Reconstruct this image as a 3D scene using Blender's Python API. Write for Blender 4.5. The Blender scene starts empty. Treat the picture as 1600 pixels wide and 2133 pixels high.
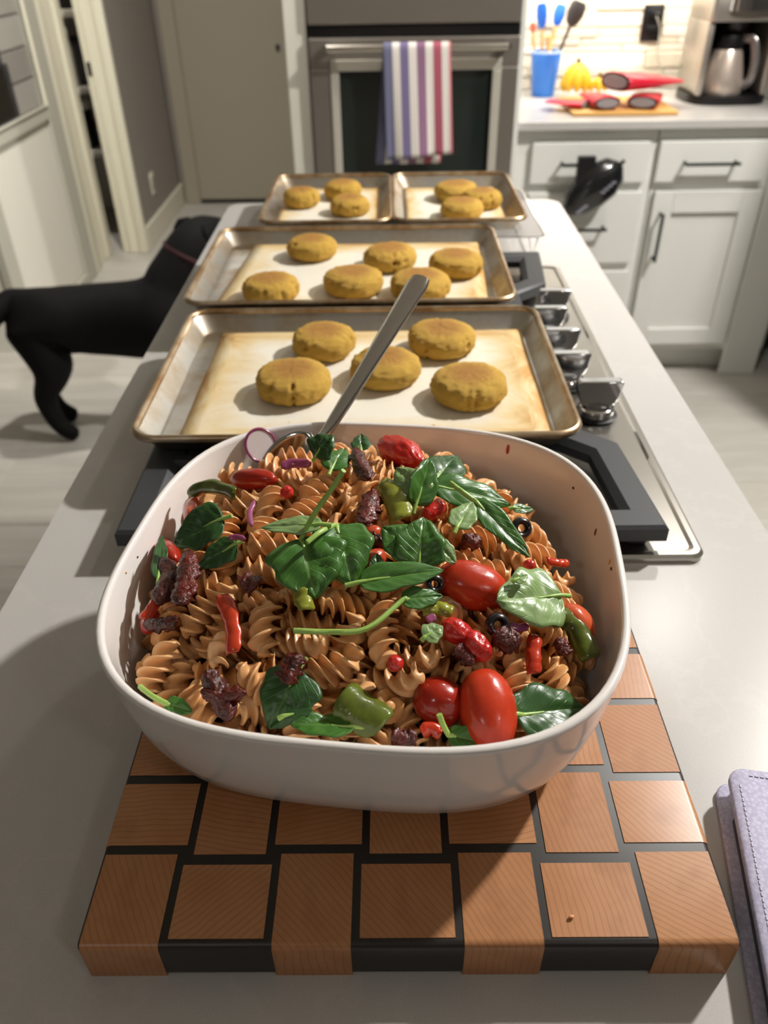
import bpy, bmesh, math, random
import numpy as np
from mathutils import Vector, Matrix, noise, Quaternion
random.seed(7); RNG = np.random.default_rng(7)
PI = math.pi
SC = bpy.context.scene
COL = SC.collection

# ------------------------------------------------------------------ camera
def camera_axes(pitch, roll, yaw):
    f = Vector((-math.sin(yaw)*math.cos(pitch), math.cos(yaw)*math.cos(pitch), -math.sin(pitch)))
    r = Vector((math.cos(yaw), math.sin(yaw), 0)); u = r.cross(f)
    return math.cos(roll)*r+math.sin(roll)*u, -math.sin(roll)*r+math.cos(roll)*u, f
cd = bpy.data.cameras.new('camera'); cam = bpy.data.objects.new('camera', cd); COL.objects.link(cam)
cr, cu, cf = camera_axes(.6376, -.0171, .0122)
cam.matrix_world = Matrix(((cr.x, cu.x, -cf.x, 0), (cr.y, cu.y, -cf.y, 0), (cr.z, cu.z, -cf.z, 1.385), (0, 0, 0, 1)))
cd.sensor_fit = 'HORIZONTAL'; cd.sensor_width = 36; cd.lens = 36*1644.9/1600
cd.clip_start = .02; cd.clip_end = 50
cd.dof.use_dof = True; cd.dof.focus_distance = .50; cd.dof.aperture_fstop = 10
SC.camera = cam

# ------------------------------------------------------------------ world, lights, exposure
w = bpy.data.worlds.new('world'); SC.world = w; w.use_nodes = True
w.node_tree.nodes['Background'].inputs[0].default_value = (1, .97, .93, 1)
w.node_tree.nodes['Background'].inputs[1].default_value = .3
SC.view_settings.view_transform = 'Standard'; SC.view_settings.look = 'None'
SC.view_settings.gamma = 1; SC.view_settings.use_curve_mapping = False
SC.view_settings.exposure = 0.0
def area(name, loc, target, energy, size, col=(1, .955, .90), shape='DISK', sy=None, spread=None):
    l = bpy.data.lights.new(name, 'AREA'); l.energy = energy; l.shape = shape; l.size = size; l.color = col
    if sy: l.size_y = sy
    if spread: l.spread = spread
    o = bpy.data.objects.new(name, l); COL.objects.link(o); o.location = loc
    d = Vector(target)-Vector(loc); o.rotation_euler = d.to_track_quat('-Z', 'Y').to_euler()
    return o
area('ceiling_light_key', (1.56, 1.52, 2.50), (.6, 1.0, .5), 89, .12, (1, .968, .925))
area('ceiling_light_far', (.95, 2.05, 2.50), (.95, 2.3, 0), 8, .13)
area('ceiling_light_left', (-.50, 2.45, 2.50), (-1.5, 3.5, .5), 34, .13, spread=math.radians(115))
area('ceiling_light_rear', (1.2, -.9, 2.50), (1.2, -.9, 0), 4, .3)
area('ceiling_light_rear_left', (-.9, -1.2, 2.50), (-.9, -1.2, 0), 4.5, .3)
area('hall_fill_light', (-.75, 3.9, 2.50), (-.75, 4.2, 0), 5.5, .13)  # unseen fill lamp, added to brighten the dark hallway
area('pantry_light', (-1.8, 4.5, 2.45), (-1.7, 4.5, 0), 14, .2)
area('under_cabinet_light', (.85, 3.12, 1.40), (.85, 3.17, .9), 8, .9, (1, .95, .85), 'RECTANGLE', .05)

# ------------------------------------------------------------------ helpers
def lin(h):
    h = h.lstrip('#'); r = []
    for i in (0, 2, 4):
        v = int(h[i:i+2], 16)/255; r.append(v/12.92 if v <= .04045 else ((v+.055)/1.055)**2.4)
    return (*r, 1)
class NT:
    def __init__(s, name):
        s.m = bpy.data.materials.new(name); s.m.use_nodes = True; s.t = s.m.node_tree
        s.b = s.t.nodes['Principled BSDF']
    def n(s, typ, **kw):
        x = s.t.nodes.new(typ)
        for k, v in kw.items():
            if k.startswith('i_'):
                key = k[2:]; x.inputs[int(key) if key.isdigit() else key.replace('_', ' ')].default_value = v
            else: setattr(x, k, v)
        return x
    def l(s, a, b): s.t.links.new(a, b)
    def ramp(s, fac, stops, interp='LINEAR'):
        r = s.n('ShaderNodeValToRGB'); r.color_ramp.interpolation = interp
        e = r.color_ramp.elements
        while len(e) < len(stops): e.new(.5)
        for el, (p, c) in zip(e, stops): el.position = p; el.color = lin(c) if isinstance(c, str) else c
        s.l(fac, r.inputs[0]); return r.outputs[0]
    def coord(s, kind='Object', scale=(1, 1, 1), rand=False):
        tc = s.n('ShaderNodeTexCoord'); mp = s.n('ShaderNodeMapping'); mp.inputs['Scale'].default_value = scale
        s.l(tc.outputs[kind], mp.inputs[0])
        if rand:
            oi = s.n('ShaderNodeObjectInfo'); v = s.n('ShaderNodeVectorMath', operation='SCALE'); v.inputs[0].default_value = (37, 19, 53)
            s.l(oi.outputs['Random'], v.inputs['Scale']); s.l(v.outputs[0], mp.inputs['Location'])
        return mp.outputs[0]
    def noise(s, vec, scale, detail=4, rough=.5):
        n = s.n('ShaderNodeTexNoise'); n.inputs['Scale'].default_value = scale; n.inputs['Detail'].default_value = detail; n.inputs['Roughness'].default_value = rough
        s.l(vec, n.inputs['Vector']); return n.outputs['Fac']
    def mix(s, fac, a, b, mode='MIX'):
        x = s.n('ShaderNodeMix', data_type='RGBA', blend_type=mode)
        for sock, v in ((x.inputs[0], fac), (x.inputs[6], a), (x.inputs[7], b)):
            if isinstance(v, str): sock.default_value = lin(v)
            elif isinstance(v, (int, float, tuple)): sock.default_value = v
            else: s.l(v, sock)
        return x.outputs[2]
    def math(s, op, a, b=None, clamp=False):
        x = s.n('ShaderNodeMath', operation=op, use_clamp=clamp)
        for i, v in enumerate((a, b)):
            if v is None: continue
            if isinstance(v, (int, float)): x.inputs[i].default_value = v
            else: s.l(v, x.inputs[i])
        return x.outputs[0]
    def bump(s, h, strength, dist=.002):
        x = s.n('ShaderNodeBump'); x.inputs['Strength'].default_value = strength; x.inputs['Distance'].default_value = dist
        s.l(h, x.inputs['Height']); s.l(x.outputs[0], s.b.inputs['Normal'])
    def set(s, **kw):
        for k, v in kw.items():
            k = k.replace('_', ' '); k = {'Subsurface': 'Subsurface Weight', 'Coat': 'Coat Weight', 'Sheen': 'Sheen Weight', 'Transmission': 'Transmission Weight'}.get(k, k)
            i = s.b.inputs[k]
            if isinstance(v, str): i.default_value = lin(v)
            elif isinstance(v, (int, float, tuple, list)): i.default_value = v
            else: s.l(v, i)
        return s.m
def simple(name, col, rough=.5, metal=0, var=None, vscale=8, bump=0, bscale=200, **kw):
    t = NT(name); v = t.coord()
    if var: t.set(Base_Color=t.mix(t.noise(v, vscale), col, var))
    else: t.set(Base_Color=col)
    t.set(Roughness=rough, Metallic=metal, **kw)
    if bump: t.bump(t.noise(v, bscale), bump, .001)
    return t.m
def randmat(name, cols, rough=.5, bump=0, bscale=100, spotty=None, **kw):
    t = NT(name); oi = t.n('ShaderNodeObjectInfo'); v = t.coord(rand=True)
    c = t.ramp(oi.outputs['Random'], [(i/max(1, len(cols)-1), q) for i, q in enumerate(cols)])
    if spotty: c = t.mix(t.math('MULTIPLY', t.ramp(t.noise(v, spotty[1]), [(.45, '000000'), (.75, 'ffffff')]), spotty[2]), c, spotty[0])
    t.set(Base_Color=c, Roughness=rough, **kw)
    if bump: t.bump(t.noise(v, bscale), bump, .002)
    return t.m

def tag(o, label=None, cat=None, group=None, kind=None):
    if label: o['label'] = label
    if cat: o['category'] = cat
    if group: o['group'] = group
    if kind: o['kind'] = kind
    return o
def empty(name, loc=(0, 0, 0), rz=0):
    o = bpy.data.objects.new(name, None); COL.objects.link(o); o.location = loc; o.rotation_euler = (0, 0, rz); o.empty_display_size = .02
    return o
def link(name, me, parent=None, loc=None, rot=None):
    o = bpy.data.objects.new(name, me); COL.objects.link(o)
    if parent: o.parent = parent
    if loc is not None: o.location = loc
    if rot is not None: o.rotation_euler = rot
    return o
def copy_tree(o, loc=None, rot=None, parent=None):
    c = o.copy(); COL.objects.link(c)
    if parent: c.parent = parent
    if loc is not None: c.location = loc
    if rot is not None: c.rotation_euler = rot
    for ch in o.children: copy_tree(ch, None, None, c)
    return c
class MB:
    def __init__(s): s.v = []; s.f = []; s.uv = None
    def add(s, v, f):
        n = len(s.v); s.v += [tuple(map(float, p)) for p in v]; s.f += [tuple(i+n for i in q) for q in f]; return s
    def box(s, lo, hi, bev=0.0, seg=2, rot=None, piv=None):
        bm = bmesh.new(); bmesh.ops.create_cube(bm, size=1)
        sz = [hi[i]-lo[i] for i in range(3)]; ce = [(hi[i]+lo[i])/2 for i in range(3)]
        for v in bm.verts: v.co = Vector([v.co[i]*sz[i] for i in range(3)])
        if bev: bmesh.ops.bevel(bm, geom=list(bm.edges), offset=min(bev, min(sz)*.49), segments=seg, affect='EDGES', profile=.5)
        for v in bm.verts:
            if rot: v.co = rot @ v.co
            v.co += Vector(ce)
        bm.verts.index_update()
        s.add([v.co for v in bm.verts], [[v.index for v in f.verts] for f in bm.faces]); bm.free(); return s
    def rings(s, R, closed=True, cap0=True, cap1=True):
        n = len(R[0]); k = len(s.v)
        for r in R: s.v += [tuple(map(float, p)) for p in r]
        for i in range(len(R)-1):
            for j in range(n if closed else n-1):
                j2 = (j+1) % n
                s.f.append((k+i*n+j, k+i*n+j2, k+(i+1)*n+j2, k+(i+1)*n+j))
        if cap0: s.f.append(tuple(k+j for j in range(n))[::-1])
        if cap1: s.f.append(tuple(k+(len(R)-1)*n+j for j in range(n)))
        return s
    def lathe(s, prof, c=(0, 0, 0), n=32, caps=(True, True)):
        return s.rings([[(c[0]+r*math.cos(2*PI*j/n), c[1]+r*math.sin(2*PI*j/n), c[2]+z) for j in range(n)] for r, z in prof], True, *caps)
    def tube(s, pts, r, n=10, caps=True, flat=1.0):
        P = [Vector(p) for p in pts]; rs = r if isinstance(r, (list, tuple)) else [r]*len(P)
        T = [(P[min(i+1, len(P)-1)]-P[max(i-1, 0)]).normalized() for i in range(len(P))]
        a = Vector((0, 0, 1)) if abs(T[0].z) < .9 else Vector((1, 0, 0)); N = (a-a.dot(T[0])*T[0]).normalized(); R = []
        for p, t, q in zip(P, T, rs):
            N = (N-N.dot(t)*t).normalized(); B = t.cross(N)
            R.append([p+q*(math.cos(2*PI*j/n)*B+flat*math.sin(2*PI*j/n)*N) for j in range(n)])
        return s.rings(R, True, caps, caps)
    def cyl(s, a, b, r, n=20): return s.tube([a, b], r, n)
    def prism(s, poly, z0, z1, bev=0, hole=None):
        bm = bmesh.new(); vs = [bm.verts.new((x, y, z0)) for x, y in poly]; f = bm.faces.new(vs)
        r = bmesh.ops.extrude_face_region(bm, geom=[f])
        for e in r['geom']:
            if isinstance(e, bmesh.types.BMVert): e.co.z = z1
        bmesh.ops.recalc_face_normals(bm, faces=bm.faces)
        if bev: bmesh.ops.bevel(bm, geom=list(bm.edges), offset=bev, segments=2, affect='EDGES', profile=.5)
        bm.verts.index_update(); s.add([v.co for v in bm.verts], [[v.index for v in q.verts] for q in bm.faces]); bm.free(); return s
    def mesh(s, name, mat, smooth=False, angle=None):
        me = bpy.data.meshes.new(name); me.from_pydata(s.v, [], s.f)
        bm = bmesh.new(); bm.from_mesh(me); bmesh.ops.recalc_face_normals(bm, faces=bm.faces); bm.to_mesh(me); bm.free()
        if smooth:
            me.polygons.foreach_set('use_smooth', [True]*len(me.polygons))
            me.set_sharp_from_angle(angle=math.radians(angle if angle else 45))
        if s.uv:
            ul = me.uv_layers.new(name='UVMap')
            for lp in me.loops: ul.data[lp.index].uv = s.uv[lp.vertex_index]
        if mat: me.materials.append(mat)
        me.update(); return me
    def build(s, name, mat, parent=None, smooth=True, angle=None, loc=None, rot=None):
        return link(name, s.mesh(name, mat, smooth, angle), parent, loc, rot)
def squircle(a, b, n, th, cx, cy, z, N=96):
    R = []
    for j in range(N):
        t = 2*PI*j/N; c, s = math.cos(t), math.sin(t)
        k = 1/((abs(c)**n+abs(s)**n)**(1/n)); u, v = a*k*c, b*k*s
        R.append((cx+u*math.cos(th)-v*math.sin(th), cy+u*math.sin(th)+v*math.cos(th), z))
    return R
def rrect(x0, y0, x1, y1, r, z, seg=6):
    P = []
    for cx, cy, a in ((x1-r, y1-r, 0), (x0+r, y1-r, PI/2), (x0+r, y0+r, PI), (x1-r, y0+r, 3*PI/2)):
        for i in range(seg+1):
            t = a+PI/2*i/seg; P.append((cx+r*math.cos(t), cy+r*math.sin(t), z))
    return P
def smoothcurve(pts, n=6):
    P = [Vector(p) for p in pts]; P = [2*P[0]-P[1]]+P+[2*P[-1]-P[-2]]; out = []
    for i in range(1, len(P)-2):
        for k in range(n):
            t = k/n; a, b, c, d = P[i-1:i+3]
            out.append(.5*((2*b)+(c-a)*t+(2*a-5*b+4*c-d)*t*t+(3*b-a-3*c+d)*t**3))
    out.append(P[-2]); return out

# ------------------------------------------------------------------ materials
M = {}
M['wall'] = simple('wall_paint', '#8f8880', .8, var='#8a837b')
M['trim'] = simple('trim_paint', '#d8d4c0', .45)
M['trim_grey'] = simple('stile_paint', '#a9a79a', .45)
M['ceil'] = simple('ceiling_paint', '#e8e4da', .9)
M['door'] = simple('door_paint', '#98907f', .5)
M['panel'] = simple('panel_paint', '#cfccc0', .5)
M['cab'] = simple('cabinet_paint', '#dbdbd5', .4)
M['black'] = simple('black_metal', '#1a1a1a', .4, .6)
M['blackplastic'] = simple('black_plastic', '#0c0c0e', .35)
M['steel'] = simple('brushed_steel', '#a8a29a', .3, 1, var='#989289', vscale=3)
M['steel_oven'] = simple('oven_steel', '#8f8880', .4, .75)
M['chrome'] = simple('chrome', '#d8d8da', .1, 1)
M['spoon'] = simple('spoon_steel', '#c8c6c4', .13, 1)
M['glass'] = simple('dark_glass', '#1c2320', .12)
M['iron'] = simple('cast_iron', '#35373a', .5, .0, bump=.25, bscale=900)
M['cooktop'] = simple('cooktop_steel', '#b7b3ac', .28, 1, var='#aaa69f', vscale=5)
M['white'] = simple('white_ceramic', '#e9e4df', .16, Coat=.3)
t = NT('clear_glass'); tr = t.n('ShaderNodeBsdfTransparent'); gl = t.n('ShaderNodeBsdfGlossy'); gl.inputs['Roughness'].default_value = .05
mx = t.n('ShaderNodeMixShader'); mx.inputs[0].default_value = .10; t.l(tr.outputs[0], mx.inputs[1]); t.l(gl.outputs[0], mx.inputs[2])
t.l(mx.outputs[0], t.t.nodes['Material Output'].inputs['Surface']); M['pane'] = t.m

t = NT('quartz'); v = t.coord()
n1 = t.noise(v, 900, 2); n2 = t.noise(v, 5, 5, .6)
c = t.mix(t.ramp(n1, [(.35, '000000'), (.65, 'ffffff')]), '#b5b2ae', '#bbb8b4')
vein = t.ramp(n2, [(.485, '000000'), (.5, 'ffffff'), (.515, '000000')])
c = t.mix(t.math('MULTIPLY', vein, .13), c, '#d2cdc8')
t.set(Base_Color=c, Roughness=.26); M['quartz'] = t.m

t = NT('floor_wood'); v = t.coord(scale=(1, 9, 1), rand=True); oi = t.n('ShaderNodeObjectInfo')
g = t.noise(v, 3.5, 8, .65); g2 = t.noise(v, 14, 6, .6)
c = t.ramp(oi.outputs['Random'], [(0, '#aaa69d'), (.5, '#b6b2a9'), (1, '#a39e95')])
c = t.mix(t.math('MULTIPLY', t.ramp(g, [(.4, '000000'), (.7, 'ffffff')]), .35), c, '#7d776f')
c = t.mix(t.math('MULTIPLY', t.ramp(g2, [(.45, '000000'), (.8, 'ffffff')]), .3), c, '#c4c1ba')
t.set(Base_Color=c, Roughness=.5); M['plank'] = t.m
M['gap'] = simple('floor_gap', '#55504a', .8)

t = NT('maple_endgrain'); tc = t.n('ShaderNodeTexCoord'); oi = t.n('ShaderNodeObjectInfo')
vr = t.n('ShaderNodeVectorRotate', rotation_type='Z_AXIS')
t.l(tc.outputs['Object'], vr.inputs['Vector']); t.l(t.math('MULTIPLY', oi.outputs['Random'], 40.0), vr.inputs['Angle'])
off = t.n('ShaderNodeVectorMath', operation='MULTIPLY_ADD')
sc = t.n('ShaderNodeVectorMath', operation='SCALE'); sc.inputs[0].default_value = (.9, 1.7, 0); t.l(oi.outputs['Random'], sc.inputs['Scale'])
ad = t.n('ShaderNodeVectorMath', operation='ADD'); t.l(vr.outputs[0], ad.inputs[0]); t.l(sc.outputs[0], ad.inputs[1])
wv = t.n('ShaderNodeTexWave', wave_type='BANDS', bands_direction='X', wave_profile='SIN')
wv.inputs['Scale'].default_value = 92; wv.inputs['Distortion'].default_value = 7; wv.inputs['Detail'].default_value = 2; wv.inputs['Detail Scale'].default_value = .25
t.l(ad.outputs[0], wv.inputs['Vector'])
ring = t.ramp(wv.outputs['Fac'], [(.0, 'ffffff'), (.25, '000000')])
big = t.noise(ad.outputs[0], 28, 3); fine = t.noise(ad.outputs[0], 500, 2)
c = t.ramp(big, [(.3, '#b37a4c'), (.55, '#bd875b'), (.75, '#a26d45')])
c = t.mix(t.math('MULTIPLY', ring, .36), c, '#75492a')
c = t.mix(t.math('MULTIPLY', fine, .14), c, '#8a5a30')
c = t.mix(t.math('MULTIPLY', t.math('FRACT', t.math('MULTIPLY', oi.outputs['Random'], 7.0)), .3), c, '#96623c')
t.set(Base_Color=c, Roughness=.38); M['maple'] = t.m
M['walnut'] = simple('dark_wenge', '#1c1816', .42, var='#26201c', vscale=60)

t = NT('sheet_aluminium'); v = t.coord()
n1 = t.noise(v, 14, 5, .6)
c = t.mix(t.ramp(n1, [(.42, '000000'), (.7, 'ffffff')]), '#c6c3bd', '#a58c66')
t.set(Base_Color=c, Metallic=1, Roughness=t.ramp(n1, [(.3, (.26,)*3+(1,)), (.7, (.42,)*3+(1,))])); M['alu'] = t.m
t = NT('baked_rim'); v = t.coord(); n1 = t.noise(v, 22, 5, .6)
c = t.mix(t.ramp(n1, [(.35, '000000'), (.65, 'ffffff')]), '#cbbaa0', '#99774f')
t.set(Base_Color=c, Metallic=.9, Roughness=.36); M['alurim'] = t.m

t = NT('parchment'); v = t.coord('Generated')
n1 = t.noise(v, 3.5, 4, .6); sx = t.n('ShaderNodeSeparateXYZ'); t.l(v, sx.inputs[0])
e1 = t.math('ABSOLUTE', t.math('SUBTRACT', sx.outputs[0], .5)); e2 = t.math('ABSOLUTE', t.math('SUBTRACT', sx.outputs[1], .5))
ed = t.math('ADD', t.math('MAXIMUM', e1, e2), t.math('MULTIPLY', t.math('SUBTRACT', n1, .5), .35))
c = t.ramp(ed, [(.32, '#e4decf'), (.45, '#d8c08e'), (.53, '#c0904c')])
sp = t.ramp(t.noise(t.coord('Object'), 85, 3, .7), [(.69, '000000'), (.76, 'ffffff')])
c = t.mix(t.math('MULTIPLY', sp, .5), c, '#7a5426')
stn = t.ramp(t.noise(t.coord('Object'), 16, 3, .6), [(.63, '000000'), (.76, 'ffffff')])
c = t.mix(t.math('MULTIPLY', stn, .28), c, '#a8743a')
t.set(Base_Color=c, Roughness=.5); M['parchment'] = t.m

t = NT('baked_patty'); v = t.coord(rand=True); tc = t.coord('Generated'); sx = t.n('ShaderNodeSeparateXYZ'); t.l(tc, sx.inputs[0])
n1 = t.noise(v, 120, 4, .7); n2 = t.noise(v, 22, 3)
rx = t.math('SUBTRACT', sx.outputs[0], .5); ry = t.math('SUBTRACT', sx.outputs[1], .5)
rr = t.math('ADD', t.math('MULTIPLY', rx, rx), t.math('MULTIPLY', ry, ry))
topm = t.math('MULTIPLY', t.ramp(sx.outputs[2], [(.72, '000000'), (.93, 'ffffff')]), t.ramp(t.math('ADD', rr, t.math('MULTIPLY', t.math('SUBTRACT', n2, .5), .25)), [(.03, 'ffffff'), (.13, '000000')]))
c = t.mix(n1, '#c39430', '#dab24e')
c = t.mix(t.math('MULTIPLY', t.ramp(n1, [(.30, 'ffffff'), (.42, '000000')]), .55), c, '#7d5c18')  # darker crust spots, with occlusion shade painted into the bump pits
c = t.mix(t.math('MULTIPLY', topm, .75), c, '#a56c2c')
t.set(Base_Color=c, Roughness=.75); t.bump(t.math('ADD', n1, t.math('MULTIPLY', t.noise(v, 45, 4, .7), 1.2)), .55, .003); M['patty'] = t.m

t = NT('whole_wheat_pasta'); v = t.coord(rand=True); oi = t.n('ShaderNodeObjectInfo')
n1 = t.noise(v, 90, 3)
c = t.ramp(oi.outputs['Random'], [(0, '#dfaa70'), (.5, '#e7b782'), (1, '#d69d60')])
c = t.mix(t.math('MULTIPLY', n1, .25), c, '#b87840')
t.set(Base_Color=c, Roughness=.34, Subsurface=.35); t.b.inputs['Subsurface Radius'].default_value = (.006, .003, .0015); t.b.inputs['Subsurface Scale'].default_value = .5
t.b.inputs['Specular IOR Level'].default_value = .5; t.bump(t.noise(v, 350, 2), .08, .001); M['pasta'] = t.m
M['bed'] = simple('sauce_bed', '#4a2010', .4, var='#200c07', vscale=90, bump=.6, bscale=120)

def leafmat(name, a, b, vein):
    t = NT(name); v = t.coord('UV'); sx = t.n('ShaderNodeSeparateXYZ'); t.l(v, sx.inputs[0])
    d = t.math('ABSOLUTE', t.math('SUBTRACT', sx.outputs[1], .5))
    mid = t.ramp(d, [(.0, 'ffffff'), (.045, '000000')])
    s = t.math('SINE', t.math('MULTIPLY', t.math('SUBTRACT', sx.outputs[0], t.math('MULTIPLY', d, .75)), 38.0))
    sv = t.math('MULTIPLY', t.ramp(s, [(.93, '000000'), (1.0, 'ffffff')]), .6)
    vv = t.math('MAXIMUM', mid, sv)
    ob = t.coord('Object', rand=True); n1 = t.noise(ob, 60, 4)
    c = t.mix(n1, a, b); c = t.mix(t.math('MULTIPLY', vv, .5), c, vein)
    t.set(Base_Color=c, Roughness=.36, Subsurface=.06); t.b.inputs['Subsurface Radius'].default_value = (.001, .003, .0006)
    t.bump(t.math('ADD', t.math('MULTIPLY', n1, .8), t.math('MULTIPLY', vv, -.5)), .5, .0015); return t.m
M['leaf'] = leafmat('spinach_green', '#2f5a22', '#4a7a2c', '#7fa552')
M['leaf_dark'] = leafmat('spinach_dark', '#22441f', '#345c28', '#55803e')
M['leaf_pale'] = leafmat('spinach_pale', '#8fa870', '#7b9a5c', '#b4c792')
M['stem'] = simple('spinach_stem', '#8fb452', .35, var='#a9c86c', vscale=80)
M['tom0'] = randmat('tomato_red', ['#c2381c', '#cc4222'], .26, .25, 90, ('#9a2412', 60, .6), Subsurface=.08, Coat=.15)
M['tom1'] = randmat('tomato_deep', ['#9c2010', '#a82814'], .22, .2, 70, Subsurface=.05, Coat=.3)
M['tom2'] = randmat('tomato_orange', ['#c64c2a', '#cc5830'], .26, .2, 70, ('#a02c14', 50, .5), Subsurface=.08, Coat=.3)
M['tom3'] = randmat('tomato_peeled', ['#c0201a', '#b81c18'], .25, .5, 260, ('#d84a38', 160, .5), Subsurface=.08, Coat=.3)
M['gp'] = randmat('green_pepper', ['#5f6c20', '#586624'], .2, .25, 90, ('#2c2a14', 70, .85), Coat=.15)
M['yp'] = randmat('yellow_green_pepper', ['#93932c', '#8a9030'], .2, .25, 90, ('#4a4016', 60, .6), Coat=.4)
M['rp'] = randmat('red_pepper', ['#c23a1c', '#b83018'], .22, .25, 90, Coat=.4)
M['sd'] = randmat('dried_tomato', ['#4c150d', '#651e12'], .36, 1.0, 300, ('#180605', 110, .85), Coat=.2)
M['on'] = randmat('red_onion', ['#a0587c', '#8a3a68'], .22, .1, 90, Subsurface=.1, Coat=.3)
M['olive'] = simple('black_olive', '#1b1a20', .25, Coat=.3)
t = NT('dog_coat'); v = t.coord(); t.set(Base_Color=t.mix(t.noise(v, 40), '#080707', '#0e0d0d'), Roughness=.75); t.bump(t.noise(v, 250), .3, .002); t.b.inputs['Specular IOR Level'].default_value = .15; M['dog'] = t.m
t = NT('lavender_leather'); v = t.coord()
vo = t.n('ShaderNodeTexVoronoi'); vo.inputs['Scale'].default_value = 420; t.l(v, vo.inputs['Vector'])
t.set(Base_Color=t.mix(t.ramp(vo.outputs['Distance'], [(.1, 'ffffff'), (.75, '000000')]), '#a7a3bc', '#c2bfd4'), Roughness=.5)
t.bump(vo.outputs['Distance'], -.7, .0015); M['leather'] = t.m
M['thread'] = simple('thread', '#c4c1d2', .7)
M['page'] = simple('paper_pages', '#c9c4b4', .8)

# ------------------------------------------------------------------ food layout (metres, world space)
TOMATOES=[["long blistered red tomato lying beside the round pale spinach leaf", "tomato", [0.0501, 0.3707, 1.0521], [0.9405, -0.2084, -0.2682], 0.0215, 0.0138, 0],
["upright shiny red tomato at the front of the bowl", "tomato", [0.0533, 0.2929, 1.0275], [0.1247, -0.8732, -0.4712], 0.022, 0.0151, 0],
["dark red tomato half buried behind the upright front tomato", "tomato", [0.0262, 0.3018, 1.0248], [0.866, -0.4156, -0.2781], 0.0142, 0.0131, 1],
["orange red tomato pressed against the right wall of the bowl", "tomato", [0.1168, 0.3629, 1.0255], [0.4929, -0.7608, -0.4221], 0.0135, 0.0101, 2],
["flattened red tomato near the red onion ring at the back", "tomato", [-0.1023, 0.484, 1.0576], [0.8551, -0.4403, 0.2737], 0.0194, 0.0078, 1],
["red tomato piece under the green pepper strip at the back left", "tomato", [-0.1439, 0.4641, 1.0404], [0.2731, -0.9495, 0.1543], 0.0213, 0.0084, 2],
["small red tomato piece at the left wall beside a dark dried strip", "tomato", [-0.1579, 0.4293, 1.0337], [0.5066, -0.8191, 0.2691], 0.0182, 0.0067, 1],
["bright red peeled tomato wedge at the back rim of the bowl", "tomato", [0.0067, 0.515, 1.0604], [0.5312, -0.8219, 0.2055], 0.0257, 0.0107, 3],
["small peeled red tomato lump below the folded spinach leaf", "tomato", [0.0288, 0.4299, 1.0683], [0.6545, 0.7544, -0.0505], 0.0093, 0.0058, 3],
["lumpy bright red tomato wedge in front of the black olive ring", "tomato", [0.0372, 0.3313, 1.052], [0.826, -0.4822, -0.2918], 0.0086, 0.0067, 3],
["tapered red tomato chunk pointing right beside the dark dried tomato", "tomato", [0.0486, 0.3231, 1.0481], [0.6251, -0.6842, -0.3758], 0.0095, 0.007, 3],
["round red tomato dot at the end of a pasta spiral", "tomato", [0.0013, 0.3105, 1.0474], [0.6907, -0.651, -0.3149], 0.0044, 0.0044, 3],
["small red tomato lump between the centre spinach leaves", "tomato", [-0.0121, 0.4041, 1.0683], [0.8534, 0.521, 0.0192], 0.0058, 0.005, 2],
["orange red tomato sliver below the centre spinach leaves", "tomato", [-0.0127, 0.3827, 1.0631], [0.7017, 0.7063, 0.0935], 0.01, 0.0061, 2],
["red tomato piece low against the left wall of the bowl", "tomato", [-0.1554, 0.3644, 1.0297], [0.0654, 0.9815, 0.1798], 0.0088, 0.0055, 1],
["tiny red tomato bit among pasta left of the big stem", "tomato", [-0.0722, 0.4453, 1.0729], [0.8663, 0.4787, 0.143], 0.0043, 0.004, 3],
["small red tomato bit near the right wall pasta", "tomato", [0.0896, 0.3945, 1.0484], [0.5416, -0.773, -0.3305], 0.0034, 0.0034, 3]]
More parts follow.
